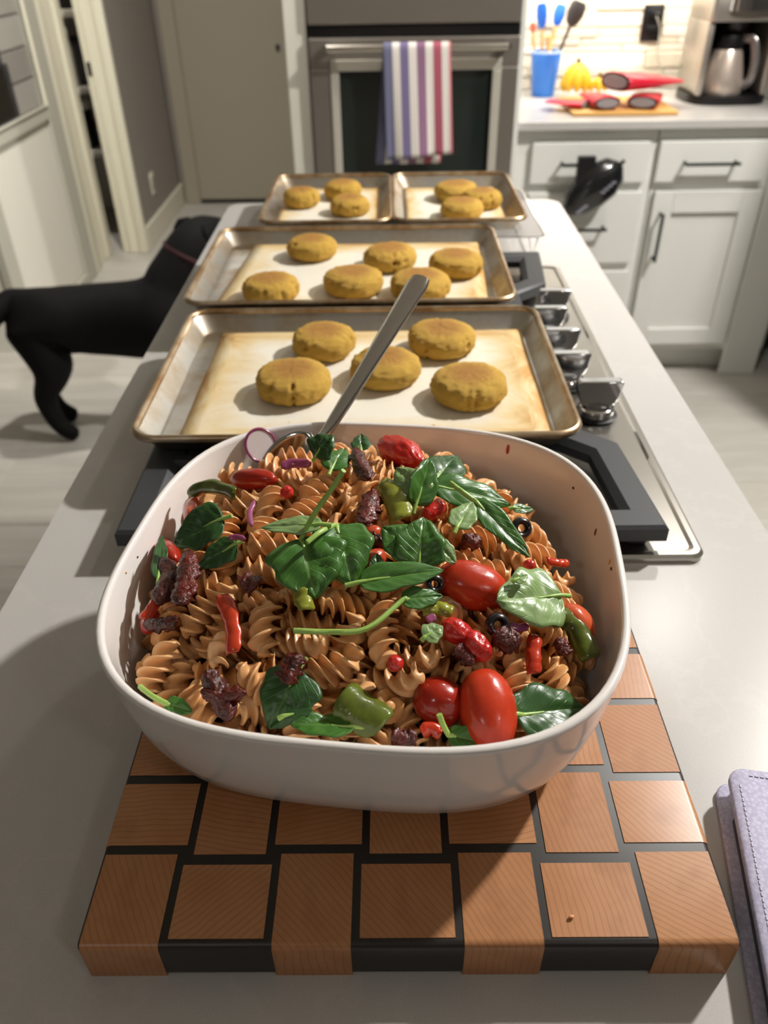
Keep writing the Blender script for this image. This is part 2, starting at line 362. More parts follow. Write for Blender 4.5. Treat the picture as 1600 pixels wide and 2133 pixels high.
STRIPS=[["olive green pepper strip across the top left pasta", "pepper", [[-0.1518, 0.4828, 1.049], [-0.1334, 0.4738, 1.0584], [-0.1102, 0.452, 1.0675]], 0.0091, 0.005, "gp"],
["charred yellow green pepper wedge standing at the back centre", "pepper", [[-0.0068, 0.4484, 1.0781], [-0.0003, 0.4294, 1.0774], [0.0068, 0.4114, 1.0756]], 0.0161, 0.006, "yp"],
["pale green pepper strip under the centre spinach leaf", "pepper", [[-0.0599, 0.3614, 1.0688], [-0.0544, 0.3502, 1.066], [-0.0504, 0.3399, 1.0628]], 0.0103, 0.005, "yp"],
["yellow green pepper piece behind the lumpy red wedge", "pepper", [[0.0177, 0.3428, 1.0585], [0.0278, 0.346, 1.0584], [0.0361, 0.3437, 1.0565]], 0.0086, 0.005, "yp"],
["wide charred olive green pepper piece at the front of the bowl", "pepper", [[-0.0282, 0.2962, 1.0406], [-0.0174, 0.289, 1.0368], [-0.0054, 0.28, 1.0315]], 0.0203, 0.006, "gp"],
["curved charred green pepper strip under the round pale leaf", "pepper", [[0.0991, 0.3585, 1.0417], [0.114, 0.3558, 1.0334], [0.1196, 0.3336, 1.0251]], 0.0126, 0.005, "gp"],
["red pepper strip running down the left side pasta", "pepper", [[-0.1046, 0.3581, 1.0574], [-0.0973, 0.3389, 1.0537], [-0.0946, 0.32, 1.0471]], 0.0097, 0.005, "rp"],
["narrow red pepper strip standing right of the olive ring", "pepper", [[0.0844, 0.3365, 1.0432], [0.0815, 0.3227, 1.0401], [0.0814, 0.3123, 1.0364]], 0.0085, 0.005, "rp"],
["curled orange red pepper peel at the front edge", "pepper", [[0.0157, 0.2772, 1.0265], [0.0211, 0.2799, 1.0279], [0.0264, 0.2778, 1.0264]], 0.0069, 0.004, "rp"],
["thin red pepper strip against the left wall", "pepper", [[-0.1569, 0.3596, 1.0362], [-0.1536, 0.3713, 1.0396], [-0.1523, 0.3829, 1.0415]], 0.0074, 0.004, "rp"],
["red pepper piece below the pasta at right wall", "pepper", [[0.104, 0.407, 1.0427], [0.1129, 0.4094, 1.0384], [0.1205, 0.4127, 1.0347]], 0.0058, 0.004, "rp"],
["dark dried tomato strip standing at the back centre", "dried tomato", [[-0.0262, 0.4906, 1.0792], [-0.0213, 0.467, 1.0819], [-0.0155, 0.4462, 1.0825]], 0.0081, 0.005, "sd"],
["nearly black dried tomato strip beside the charred pepper wedge", "dried tomato", [[-0.0117, 0.4413, 1.0763], [-0.0153, 0.4222, 1.0757], [-0.0191, 0.406, 1.0745]], 0.0102, 0.006, "sd"],
["long wrinkled dried tomato strip on the left pasta", "dried tomato", [[-0.1348, 0.4033, 1.0548], [-0.1313, 0.3797, 1.0544], [-0.1322, 0.3578, 1.0508]], 0.011, 0.007, "sd"],
["dark dried tomato strip along the left bowl wall", "dried tomato", [[-0.1575, 0.4124, 1.0413], [-0.1476, 0.386, 1.045], [-0.1483, 0.3668, 1.0425]], 0.0106, 0.006, "sd"],
["small dried tomato square below the left spinach leaves", "dried tomato", [[-0.0921, 0.3583, 1.0641], [-0.0875, 0.3603, 1.0654], [-0.0821, 0.3568, 1.0654]], 0.0099, 0.005, "sd"],
["knobbly dried tomato bit above the front spinach leaf", "dried tomato", [[-0.0538, 0.3127, 1.0535], [-0.0567, 0.3058, 1.05], [-0.0603, 0.2975, 1.0454]], 0.0092, 0.007, "sd"],
["branched dark dried tomato at the front left", "dried tomato", [[-0.1071, 0.3091, 1.0438], [-0.0989, 0.2978, 1.0395], [-0.0907, 0.2834, 1.0323]], 0.0092, 0.007, "sd"],
["dried tomato twig crossing the branched dried tomato", "dried tomato", [[-0.1086, 0.2983, 1.039], [-0.0971, 0.2947, 1.0391], [-0.0828, 0.2953, 1.0414]], 0.0059, 0.006, "sd"],
["brown dried tomato flake under the centre right spinach", "dried tomato", [[-0.0143, 0.3952, 1.0711], [-0.0106, 0.3927, 1.0707], [-0.0063, 0.3954, 1.0709]], 0.0086, 0.006, "sd"],
["crinkled dried tomato beside the black olive ring", "dried tomato", [[0.0587, 0.3285, 1.0532], [0.066, 0.325, 1.05], [0.075, 0.3285, 1.0482]], 0.0095, 0.008, "sd"],
["dark dried tomato at the front rim below the pepper", "dried tomato", [[-0.0015, 0.2772, 1.0267], [0.0056, 0.2754, 1.0256], [0.0125, 0.2771, 1.0266]], 0.0069, 0.006, "sd"],
["flat dark dried tomato under the left pasta heap", "dried tomato", [[-0.1564, 0.3566, 1.035], [-0.1438, 0.3515, 1.0398], [-0.1325, 0.3511, 1.0442]], 0.0065, 0.005, "sd"],
["red brown dried tomato shred hanging from the lumpy wedge", "dried tomato", [[0.0364, 0.3207, 1.0508], [0.0411, 0.3165, 1.0484], [0.0455, 0.3108, 1.0453]], 0.0066, 0.005, "sd"],
["dark dried tomato bit behind the right hand spinach leaf", "dried tomato", [[0.0465, 0.4056, 1.0649], [0.0525, 0.4014, 1.063], [0.0577, 0.4055, 1.0621]], 0.0075, 0.005, "sd"],
["charred dried tomato bit beside the right pepper strip", "dried tomato", [[0.1005, 0.3433, 1.0328], [0.103, 0.3393, 1.0306], [0.1052, 0.3338, 1.028]], 0.0065, 0.005, "sd"],
["purple onion slice beside the spoon at the back", "onion", [[-0.0793, 0.4748, 1.0746], [-0.0709, 0.4775, 1.0757], [-0.0574, 0.4742, 1.0772]], 0.0069, 0.003, "on"],
["thin purple onion sliver standing among the upper left pasta", "onion", [[-0.0928, 0.4332, 1.0738], [-0.0945, 0.421, 1.0728], [-0.0914, 0.4078, 1.0728]], 0.0038, 0.003, "on"],
["small pink onion slice above the left pasta", "onion", [[-0.1057, 0.3996, 1.0687], [-0.1006, 0.3998, 1.0701], [-0.0943, 0.3962, 1.0713]], 0.0037, 0.003, "on"],
["pale purple onion bit behind the lumpy red wedge", "onion", [[0.0202, 0.3341, 1.0575], [0.0225, 0.336, 1.0579], [0.0254, 0.3368, 1.0579]], 0.0051, 0.003, "on"],
["pale onion slice below the round pale leaf", "onion", [[0.0692, 0.3387, 1.0492], [0.0751, 0.3383, 1.0471], [0.0814, 0.3413, 1.0456]], 0.0052, 0.003, "on"],
["pinkish onion bit beside the back right spinach", "onion", [[0.064, 0.4394, 1.0654], [0.0685, 0.4436, 1.0643], [0.072, 0.4445, 1.0633]], 0.0047, 0.003, "on"]]
LEAVES=[["dark two lobed spinach leaf on the upper left pasta", [-0.1128, 0.4186, 1.0716], [-0.1488, 0.416, 1.0529], 0.0251, 0, 0.25, 0.3, 0, []],
["shaded dark spinach leaf below the two lobed leaf", [-0.1008, 0.3981, 1.0659], [-0.126, 0.3893, 1.0534], 0.0149, 0, 0.1, 0.1, 0, []],
["large spinach leaf with a tall upright stem at the heap centre", [-0.0559, 0.3825, 1.0832], [-0.0463, 0.3467, 1.0672], 0.0372, 0, 0.25, 0.15, 0, [[-0.0282, 0.3901, 1.1268], [-0.0364, 0.3903, 1.1129], [-0.0474, 0.3884, 1.0965]]],
["pale upturned spinach leaf left of the tall stem", [-0.0435, 0.3881, 1.0885], [-0.0818, 0.3923, 1.0835], 0.0114, 10, 0.1, 0.1, 1, []],
["glossy puckered spinach leaf right of the tall stem", [-0.035, 0.394, 1.0854], [-0.0239, 0.3573, 1.0682], 0.0307, -10, 0.35, 0.3, 0, [[-0.0512, 0.3715, 1.0875], [-0.0436, 0.3806, 1.0884]]],
["broad upright spinach leaf right of the heap centre", [0.0161, 0.3684, 1.071], [0.0198, 0.3958, 1.0887], 0.0255, 0, 0.3, 0.35, 0, []],
["tilted spinach leaf left of the broad upright leaf", [0.0134, 0.3776, 1.075], [-0.0061, 0.391, 1.0843], 0.0197, 0, 0.25, 0.2, 0, []],
["long spinach leaf lying flat above the bent stem", [-0.0197, 0.3504, 1.0742], [0.0311, 0.3615, 1.0737], 0.0149, 0, 0.15, 0.35, 0, []],
["spinach leaf with the long bent pale stem", [0.0057, 0.3436, 1.0655], [0.0299, 0.3501, 1.0632], 0.0114, 0, 0.15, 0.2, 0, [[-0.057, 0.3241, 1.0605], [-0.0353, 0.3223, 1.0612], [-0.0147, 0.324, 1.062]]],
["folded bright spinach leaf standing at the back right", [0.0166, 0.4259, 1.0758], [0.0271, 0.4533, 1.0952], 0.0168, 30, 0.3, 0.6, 0, []],
["light spinach leaf left of the folded standing leaf", [0.0206, 0.4304, 1.0756], [0.0035, 0.4507, 1.0894], 0.0201, -15, 0.25, 0.2, 1, []],
["dark spinach leaf behind the folded standing leaf", [0.0304, 0.4619, 1.0704], [0.0503, 0.5009, 1.0675], 0.0258, 0, 0.2, 0.1, 0, []],
["long drooping spinach leaf at the back right", [0.0293, 0.4436, 1.079], [0.084, 0.4445, 1.0631], 0.0191, 0, 0.4, 0.2, 0, []],
["narrow pointed spinach leaf running to the right wall", [0.0551, 0.4279, 1.077], [0.0893, 0.394, 1.0557], 0.0139, 0, 0.15, 0.3, 0, [[0.0396, 0.4396, 1.0832], [0.0463, 0.4329, 1.0815]]],
["small pale spinach leaf above the narrow pointed leaf", [0.0417, 0.4007, 1.0755], [0.0537, 0.424, 1.079], 0.0138, 0, 0.2, 0.2, 1, []],
["round pale green spinach leaf on top at the right", [0.1044, 0.3634, 1.05], [0.0621, 0.3455, 1.0632], 0.0326, 0, 0.08, 0.05, 1, []],
["large dark spinach leaf at the front rim", [-0.0523, 0.3074, 1.045], [-0.0696, 0.2809, 1.0268], 0.027, 0, 0.2, 0.1, 0, []],
["cut square spinach leaf against the front rim", [-0.0219, 0.2803, 1.0304], [-0.0573, 0.2826, 1.0287], 0.0149, 35, 0.1, 0.05, 0, []],
["puckered dark spinach leaf at the front right rim", [0.0693, 0.2878, 1.0291], [0.1148, 0.3047, 1.0164], 0.0253, 0, 0.35, 0.3, 0, []],
["spinach leaf with forked stem at the front centre rim", [0.0303, 0.2775, 1.0259], [0.0529, 0.2746, 1.0202], 0.0106, 0, 0.2, 0.3, 0, [[0.0249, 0.2812, 1.0385], [0.0268, 0.2791, 1.0331]]],
["spinach leaf with thick stem at the front left rim", [-0.1304, 0.2975, 1.03], [-0.1143, 0.292, 1.0293], 0.0087, 0, 0.15, 0.2, 0, [[-0.149, 0.3117, 1.0281], [-0.1402, 0.3036, 1.0298]]],
["dark spinach leaf tucked at the left wall", [-0.1536, 0.3902, 1.0434], [-0.1621, 0.4373, 1.0421], 0.0085, 20, 0.1, 0.2, 0, []],
["wilted dark spinach wrapped around the spoon neck", [-0.0546, 0.4748, 1.0834], [-0.0423, 0.4816, 1.0969], 0.0177, 0, 0.4, 0.4, 0, []],
["dark wilted leaf piece at the back rim", [-0.0224, 0.4973, 1.0737], [-0.0227, 0.5144, 1.0774], 0.0115, 0, 0.1, 0.1, 0, []],
["small spinach leaf tip by the right wall", [0.0836, 0.4406, 1.061], [0.0991, 0.4437, 1.0569], 0.006, 0, 0.1, 0.1, 0, []],
["pale folded spinach leaf above the long red tomato", [0.0273, 0.3835, 1.0761], [0.0394, 0.3738, 1.0685], 0.0107, 0, 0.3, 0.4, 1, []],
["wilted green leaf by the onion slice near the spoon", [-0.0425, 0.4666, 1.0784], [-0.0334, 0.4948, 1.0787], 0.0159, 0, 0.3, 0.2, 0, []],
["small green herb leaf on the front right pasta", [0.0179, 0.32, 1.0584], [0.0287, 0.3272, 1.0602], 0.0099, 0, 0.1, 0.1, 1, []],
["dark leaf shred across the front spinach leaves", [-0.0611, 0.2835, 1.0351], [-0.0447, 0.2861, 1.0374], 0.0037, 0, 0.2, 0.3, 0, []],
["little dark leaf above the centre pasta", [-0.0095, 0.365, 1.0678], [-0.0095, 0.377, 1.0742], 0.0077, 0, 0.2, 0.3, 0, []],
["dry curled herb leaf on the round pale leaf", [0.0735, 0.3576, 1.0682], [0.0824, 0.3631, 1.0679], 0.0064, 0, 0.4, 0.4, 1, []]]
OLIVES=[["black olive ring beside the crinkled dried tomato", [0.0617, 0.3354, 1.0525], 0.0074],
["dark olive half hidden by the back right spinach", [0.088, 0.4266, 1.0541], 0.0075],
["black olive slice under the flat spinach leaf", [0.0256, 0.3613, 1.0625], 0.0059]]
PATTIES=[[-0.1094, 0.8059, 0.0445], [-0.0057, 0.8372, 0.0424], [0.0878, 0.7895, 0.0435], [-0.0818, 0.9121, 0.0404], [0.064, 0.9151, 0.0429], [-0.1237, 1.2696, 0.0408], [0.0008, 1.219, 0.0424], [0.1011, 1.1869, 0.0422], [-0.0524, 1.1175, 0.0445], [0.0443, 1.1008, 0.0446], [-0.1693, 1.0941, 0.0414], [-0.1659, 1.5626, 0.0356], [-0.0895, 1.6133, 0.0375], [-0.0715, 1.5065, 0.0372], [0.13, 1.5916, 0.043], [0.17509999999999998, 1.5384, 0.0378], [0.1321, 1.4752, 0.0404]]

# ------------------------------------------------------------------ the setting
def struct(name, mb, mat, parent=None, smooth=False):
    o = mb.build(name, mat, parent, smooth); o['kind'] = 'structure'; return o
FAR, LX, BY = 5.2, -1.3, 3.30
fl = struct('floor', MB().box((-3.2, -3.1, -.05), (3.3, 5.4, -.003)), M['gap'])
pl = {}
def plank(x0, x1, y0, y1):
    k = round(x1-x0, 3)
    if k not in pl: pl[k] = MB().box((-k/2, -.0935, -.004), (k/2, .0935, 0), .0015, 1).mesh('plank', M['plank'])
    return link('plank', pl[k], fl, ((x0+x1)/2, (y0+y1)/2, 0))
for i in range(-9, 22):
    y0 = 1.26+i*.188
    if y0 > 5.15: break
    o = (i*.53) % 1.3
    for k in range(-1, 2):
        x0 = -2.05+o+k*1.2
        a, b = max(x0, -2.6), min(x0+1.198, -.2 if y0 > 1.6 else -.33)
        if b-a > .05 and y0 > .3: plank(round(a, 2), round(b, 2), y0, y0+.187)
    if y0 < 2.85:
        for k in range(-1, 4):
            x0 = -.1+(o*.7)+k*1.1
            a, b = max(x0, -.2 if y0 > 1.6 else .33), min(x0+1.098, 3.0)
            if b-a > .05: plank(round(a, 2), round(b, 2), y0, y0+.187)
struct('ceiling', MB().box((-3.2, -3.1, 2.52), (3.3, 5.4, 2.6)), M['ceil'])
struct('wall_left', MB().box((-3.2, -3.1, 0), (-3.1, 5.3, 2.52)), M['wall'])
struct('wall_door_side', MB().box((-1.62, 3.05, 0), (-1.5, 4.25, 2.52)), M['wall'])
struct('wall_dining', MB().box((-3.1, 3.0, 0), (-1.5, 3.05, 2.52)), M['panel'])
struct('wall_hall_left', MB().box((LX-.12, 4.25, 0), (LX, FAR, 2.52)).box((-1.50, 4.25, 2.05), (LX-.12, 4.37, 2.52)), M['wall'])
wb = struct('wall_back', MB().box((.405, BY, 0), (3.2, BY+.1, 2.52)), M['wall'])
struct('wall_far', MB().box((LX-.12, FAR, 0), (-.2, FAR+.1, 2.52)), M['wall'])
struct('wall_hall', MB().box((-.30, 3.35, 0), (-.22, FAR, 2.52)), M['wall'])
struct('wall_right', MB().box((3.1, -3.1, 0), (3.2, BY, 2.52)), M['wall'])
struct('wall_front', MB().box((-3.2, -3.1, 0), (3.2, -3.0, 2.52)), M['wall'])
# pantry alcove behind the left wall
struct('wall_pantry', MB().box((-2.6, 5.1, 0), (LX-.12, 5.2, 2.52)).box((-2.6, 4.37, 0), (-2.5, 5.1, 2.52)).box((-2.5, 4.25, 0), (-1.62, 4.37, 2.52)), M['ceil'])
# baseboards
struct('baseboard_left', MB().box((LX, 4.252, 0), (LX+.016, FAR-.02, .12), .004), M['trim'])
struct('baseboard_far', MB().box((LX+.02, FAR-.016, 0), (-1.27, FAR, .12), .004), M['trim'])
# casing nearer than the pantry opening
WX = -1.5
c1 = struct('trim_1', MB().box((WX, 3.91, 0), (WX+.014, 4.25, 2.1), .003), M['trim'])
for y0, y1, d in ((3.905, 3.98, .034), (3.985, 4.02, .022), (4.14, 4.20, .026)):
    MB().box((WX, y0, 0), (WX+d, y1, 2.1), .006).build('casing_board', M['trim'], c1)
c2 = struct('trim_2', MB().box((-1.42, 4.232, 0), (LX, 4.25, 2.1), .003), M['trim'])
for x0, x1, d in ((-1.395, -1.375, .028), (-1.335, LX+.014, .034)):
    MB().box((x0, 4.25-d, 0), (x1, 4.25, 2.1), .006).build('casing_board', M['trim'], c2)
MB().box((-1.425, 4.236, 0), (-1.415, 4.37, 2.05), .002).build('jamb', M['trim'], c2)
MB().box((-1.414, 4.228, .835), (-1.392, 4.234, .895), .002).build('strike_plate', M['black'], c2)
# glazed door on the left wall
DY = 3.485
d1 = empty('door_1', (WX, DY, 0)); d1['kind'] = 'structure'
def dpart(name, lo, hi, mat, b=.004):
    return MB().box((lo[0], lo[1]-DY, lo[2]), (hi[0], hi[1]-DY, hi[2]), b).build(name, mat, d1, False)
dpart('stile', (0, 3.765, 0), (.035, 3.900, 2.05), M['trim_grey']); dpart('stile', (0, 2.99, 0), (.035, 3.09, 2.05), M['trim_grey'])
dpart('rail', (0, 3.09, .735), (.035, 3.765, .785), M['trim_grey']); dpart('rail', (0, 3.09, 0), (.035, 3.765, .05), M['trim_grey']); dpart('rail', (0, 3.09, 1.93), (.035, 3.765, 2.05), M['trim_grey'])
dpart('door_panel', (.002, 3.09, .05), (.018, 3.765, .735), M['panel'])
dpart('glazing_bead', (.03, 3.750, .785), (.042, 3.765, 1.93), M['trim'], .002); dpart('glazing_bead', (.03, 3.09, .785), (.042, 3.750, .795), M['trim_grey'], .002)
dpart('pane', (.022, 3.09, .785), (.027, 3.765, 1.93), M['pane'], 0)
bg_ = [simple('blind_grey_%d' % i, c, .7) for i, c in enumerate(('#a8a49c', '#95918a', '#b2aea6'))]
for i in range(10): dpart('blind_slat', (.004, 3.095, .79+i*.113), (.008+.004*(i % 2), 3.76, .79+i*.113+.106), bg_[i % 3], .002)
tag(MB().box((.0125, -.40, .035), (.021, .02, .22), .003).box((.0125, -.40, .035), (.021, -.02, .36), .003).build('navy_panel', simple('navy_fill', '#14162a', .8), None, loc=(WX, DY, .76)), 'dark navy shape behind the door glass at the far left', 'navy_panel')  # plain navy boxes added for the unidentified dark blue shape at the glass
# far hallway door
d2 = empty('door_2', (-.72, FAR, 0)); d2['kind'] = 'structure'
MB().box((-.46, -.035, .02), (.42, -.005, 2.05), .004).build('door_slab', M['door'], d2, False)
MB().box((-.55, -.05, 0), (-.46, 0, 2.12), .006).build('casing_board', M['door'], d2, False)
MB().box((-.46, -.04, 0), (.42, -.004, .02)).build('threshold', M['black'], d2, False)
MB().box((.09, -.05, .83), (.11, -.034, .86), .003).build('latch', M['black'], d2, False)
o = tag(empty('wall_outlet', (LX, 4.56, .27)), 'small white outlet low on the grey hallway wall', 'outlet')
MB().box((0, -.035, -.057), (.006, .035, .057), .003).build('cover_plate', M['trim'], o)
MB().box((.005, -.018, -.035), (.009, .018, .035), .002).build('socket', M['wall'], o)
# pantry contents
sh = tag(empty('pantry_shelf_unit', (-1.85, 4.75, 0)), 'white pantry shelves seen through the narrow doorway', 'shelf')
for z in (.41, .715, 1.05, 1.38): MB().box((-.6, -.2, z), (.42, .33, z+.03), .003).build('shelf', M['ceil'], sh, False)
for x in (-.6, .40): MB().box((x, -.17, 0), (x+.02, .33, 1.7)).build('upright', M['ceil'], sh, False)
def bin_(name, x0, x1, z, h, mat, label, cat='storage bin', y0=4.60, y1=4.95):
    m = MB(); m.rings([rrect(x0+.02, y0+.02, x1-.02, y1-.02, .02, z), rrect(x0, y0, x1, y1, .02, z+h), rrect(x0+.012, y0+.012, x1-.012, y1-.012, .02, z+h), rrect(x0+.025, y0+.025, x1-.025, y1-.025, .02, z+.02)])
    return tag(m.build(name, mat), label, cat)
bin_('storage_bin', -1.85, -1.50, .7455, .19, simple('grey_plastic', '#5c5a62', .5), 'dark grey bin on the upper pantry shelf')
bin_('storage_bin', -1.90, -1.48, 1.0805, .2, simple('black_fabric', '#1c1b1d', .7), 'black bin on the top pantry shelf')
bin_('storage_bin', -1.575, -1.46, .4405, .17, simple('brown_fabric', '#6a4a42', .7), 'brown bin on the lower pantry shelf')
j = tag(empty('jar', (-1.635, 4.66, .4405)), 'dark jar with a white lid on the lower pantry shelf', 'jar')
MB().lathe([(.045, 0), (.052, .02), (.052, .17), (.045, .19)], n=24).build('jar_body', M['glass'], j); MB().lathe([(.056, .19), (.056, .225), (.05, .23)], n=24).build('lid', M['ceil'], j)
j = tag(empty('bottle', (-1.60, 4.575, .7455)), 'slim bottle in front of the grey bin on the upper pantry shelf', 'bottle')
MB().lathe([(.018, 0), (.02, .16), (.008, .20), (.008, .24)], n=20).build('bottle_body', M['trim_grey'], j); MB().lathe([(.009, .238), (.009, .26)], n=16).build('cap', M['ceil'], j)

# ------------------------------------------------------------------ oven tower
tw = tag(empty('oven_cabinet', (.05, 2.68, 0)), 'tall pale cabinet that frames the steel wall oven', 'cabinet')
MB().box((-.35, .0, 0), (-.285, .62, 2.3), .003).build('side_panel', M['panel'], tw, False); MB().box((.338, 0, 0), (.355, .62, 2.3), .003).build('side_panel', M['cab'], tw, False)
MB().box((-.285, .03, 0), (.338, .62, .42), .003).build('lower_box', M['panel'], tw, False); MB().box((-.285, .03, 1.75), (.338, .62, 2.3), .003).build('upper_box', M['panel'], tw, False)
ov = tag(empty('wall_oven', (.0785, 2.665, 0)), 'stainless wall oven with a dark window and bar handle', 'oven')
MB().box((-.308, .02, .44), (.308, .55, 1.72)).build('oven_body', M['blackplastic'], ov, False)
MB().box((-.308, -.008, 1.16), (.308, .02, 1.72), .004).build('control_panel', M['steel_oven'], ov, False)
MB().box((-.306, .0, 1.13), (.306, .02, 1.158), .002).build('vent_strip', M['blackplastic'], ov, False)
fr = MB().box((-.308, -.012, 1.05), (.308, .02, 1.128), .004).box((-.308, -.012, .44), (-.226, .02, 1.05), .004).box((.234, -.012, .44), (.308, .02, 1.05), .004).box((-.226, -.012, .44), (.234, .02, .60), .004)
fr.build('door_frame', M['steel_oven'], ov, False)
t_ = MB().box((-.247, -.018, 1.043), (.258, -.01, 1.073), .003).box((-.247, -.018, .58), (-.222, -.01, 1.043), .003).box((.232, -.018, .58), (.258, -.01, 1.043), .003)
t_.build('window_trim', simple('bright_steel', '#cfcabe', .35, .4), ov, False)
MB().box((-.226, -.006, .60), (.234, .004, 1.05)).build('oven_window', M['glass'], ov, False)
hb = MB().cyl((-.252, -.056, 1.106), (.268, -.056, 1.106), .011).build('handle', simple('handle_steel', '#c2bcb2', .28, 1), ov)
for x in (-.25, .266): MB().cyl((x, -.056, 1.106), (x, .0, 1.106), .012, 16).build('handle_mount', M['chrome'], hb)
# towel: front flap, fold over the bar, back flap
def towel():
    t = NT('striped_cloth'); v = t.coord('UV'); sx = t.n('ShaderNodeSeparateXYZ'); t.l(v, sx.inputs[0])
    c = t.ramp(sx.outputs[0], [(0, '#70718c'), (.135, '#e6e0d8'), (.245, '#776d92'), (.375, '#e6e0d8'), (.495, '#8e6884'), (.625, '#e6e0d8'), (.735, '#b05a6c'), (.86, '#e6e0d8'), (.965, '#cc7a80')], 'CONSTANT')
    wv = t.noise(t.coord('UV', (300, 300, 1)), 1, 2); t.set(Base_Color=c, Roughness=.9); t.bump(wv, .2, .001)
    yb, zb, r = 2.609, 1.106, .0135
    mb = MB(); mb.uv = []; nx = 36; rows = []
    path = [('f', z) for z in np.linspace(.815, zb, 24)]+[('a', a) for a in np.linspace(0, PI, 9)[1:-1]]+[('b', z) for z in np.linspace(zb, .790, 24)]
    for kk, q in path:
        row = []
        for i in range(nx+1):
            u = i/nx
            if kk == 'a': x, y, z = -.012+.193*u, yb-r*math.cos(q), zb+r*math.sin(q); dpt = 0
            else:
                dpt = (zb-q)/.3; s = -1 if kk == 'f' else 1
                x = -.012+.193*u+dpt*(.012 if kk == 'f' else -.022)+dpt*.008*(u-.5)
                wob = .007*dpt*math.sin(u*9+1.0+(1.5 if kk == 'b' else 0))+.003*dpt*math.sin(u*21)
                y = yb+s*r+(wob-.006*dpt if kk == 'f' else min(.018, abs(wob)+.002)); z = q+(.018*(u-.4)*dpt if kk == 'f' else 0)
            row.append((x, y, z)); mb.uv.append((u, 0))
        rows.append(row)
    mb.rings(rows, False, False, False)
    o = mb.build('dish_towel', t.m); so = o.modifiers.new('thickness', 'SOLIDIFY'); so.thickness = .0022; so.offset = 0
    tag(o, 'striped dish towel in blue, mauve, red and white hanging on the oven handle', 'towel')
towel()

# ------------------------------------------------------------------ right hand run of base cabinets
FY = 2.74
def cab_front(par, kind, x0, x1, z0, z1, handle):
    f = MB().box((x0, FY-.02, z0), (x1, FY, z1), .003).build(kind, M['cab'], par, False)
    if kind == 'door':
        f.data = MB().box((x0, FY-.008, z0), (x1, FY, z1), .002).box((x0, FY-.02, z0), (x0+.065, FY, z1), .002).box((x1-.065, FY-.02, z0), (x1, FY, z1), .002).box((x0+.065, FY-.02, z1-.07), (x1-.065, FY, z1), .002).box((x0+.065, FY-.02, z0), (x1-.065, FY, z0+.06), .002).mesh('door', M['cab'])
    a, b = handle; d = Vector(b)-Vector(a); n = Vector((0, -.034, 0))
    h = MB().tube([Vector(a), Vector(a)+n, Vector(b)+n, Vector(b)], .0052, 8)
    h = MB().cyl(Vector(a)+n-d.normalized()*.006, Vector(b)+n+d.normalized()*.006, .0055, 10).cyl(a, Vector(a)+n, .0048, 8).cyl(b, Vector(b)+n, .0048, 8)
    h.build('handle', M['black'], f)
ca = tag(empty('base_cabinet'), 'white base cabinet with stacked drawers beside the oven tower', 'cabinet')
MB().box((.41, FY, .10), (.862, BY, .86)).box((.41, FY+.07, 0), (.862, BY, .10)).build('carcass', M['cab'], ca, False)
cab_front(ca, 'drawer', .462, .838, .70, .825, ((.560, FY-.02, .765), (.70, FY-.02, .765)))
cab_front(ca, 'drawer', .462, .838, .435, .672, ((.575, FY-.02, .560), (.722, FY-.02, .560)))
cab_front(ca, 'drawer', .462, .838, .13, .407, ((.575, FY-.02, .30), (.722, FY-.02, .30)))
cb = tag(empty('base_cabinet'), 'white base cabinet with one drawer above a framed door', 'cabinet')
MB().box((.866, FY, .10), (1.39, BY, .86)).box((.866, FY+.07, 0), (1.39, BY, .10)).build('carcass', M['cab'], cb, False)
cab_front(cb, 'drawer', .870, 1.225, .70, .825, ((.955, FY-.02, .762), (1.118, FY-.02, .762)))
cab_front(cb, 'door', .880, 1.235, .13, .672, ((.908, FY-.02, .455), (.908, FY-.02, .602)))
MB().box((1.245, FY-.012, 0), (1.38, FY, .86), .004).build('end_panel', M['cab'], cb, False)
tag(MB().box((.407, 2.705, .862), (1.40, BY, .89), .004).build('countertop', M['quartz'], None, False), 'pale quartz worktop over the white base cabinets at the right', 'countertop')
# split-face stone tiles on the back wall
tm = [simple('stone_tile_%d' % i, c, .7, bump=.5, bscale=60) for i, c in enumerate(('#d9d0c0', '#cfc4b2', '#e3dccf', '#d5cab6'))]
z = .892; r = 0
while z < 1.40:
    h = random.choice((.024, .032, .042, .05)); x = .407-random.uniform(0, .15)
    while x < 1.9:
        L = random.uniform(.16, .42); a, b = max(x, .407), min(x+L, 1.9)
        if b-a > .02:
            d = random.uniform(.006, .016)
            MB().box((a+.0008, BY-d, z+.0006), (b-.0008, BY, z+h-.0006), .003, 1).build('tile', random.choice(tm), wb, False)
        x += L
    z += h
o = tag(empty('wall_outlet', (.941, BY-.018, 1.098)), 'black outlet plate on the pale stone backsplash', 'outlet')
MB().box((-.036, 0, -.056), (.036, .006, .056), .002).build('cover_plate', M['blackplastic'], o)
MB().box((-.02, -.004, .008), (.02, .002, .04), .004).build('socket', M['black'], o); MB().box((-.02, -.004, -.04), (.02, .002, -.008), .004).build('socket', M['black'], o)
MB().box((-.004, -.026, .014), (.018, -.002, .034), .005).build('plug', M['black'], o)
tag(MB().tube(smoothcurve([(.944, BY-.045, 1.12), (.968, BY-.03, 1.08), (.972, BY-.025, 1.03), (.98, BY-.025, .985), (1.012, BY-.03, .94), (1.06, BY-.05, .905), (1.09, BY-.06, .9)]), .0025, 8).build('power_cord', M['trim_grey']), 'thin cord hanging from the black outlet to the coffee maker', 'cord')

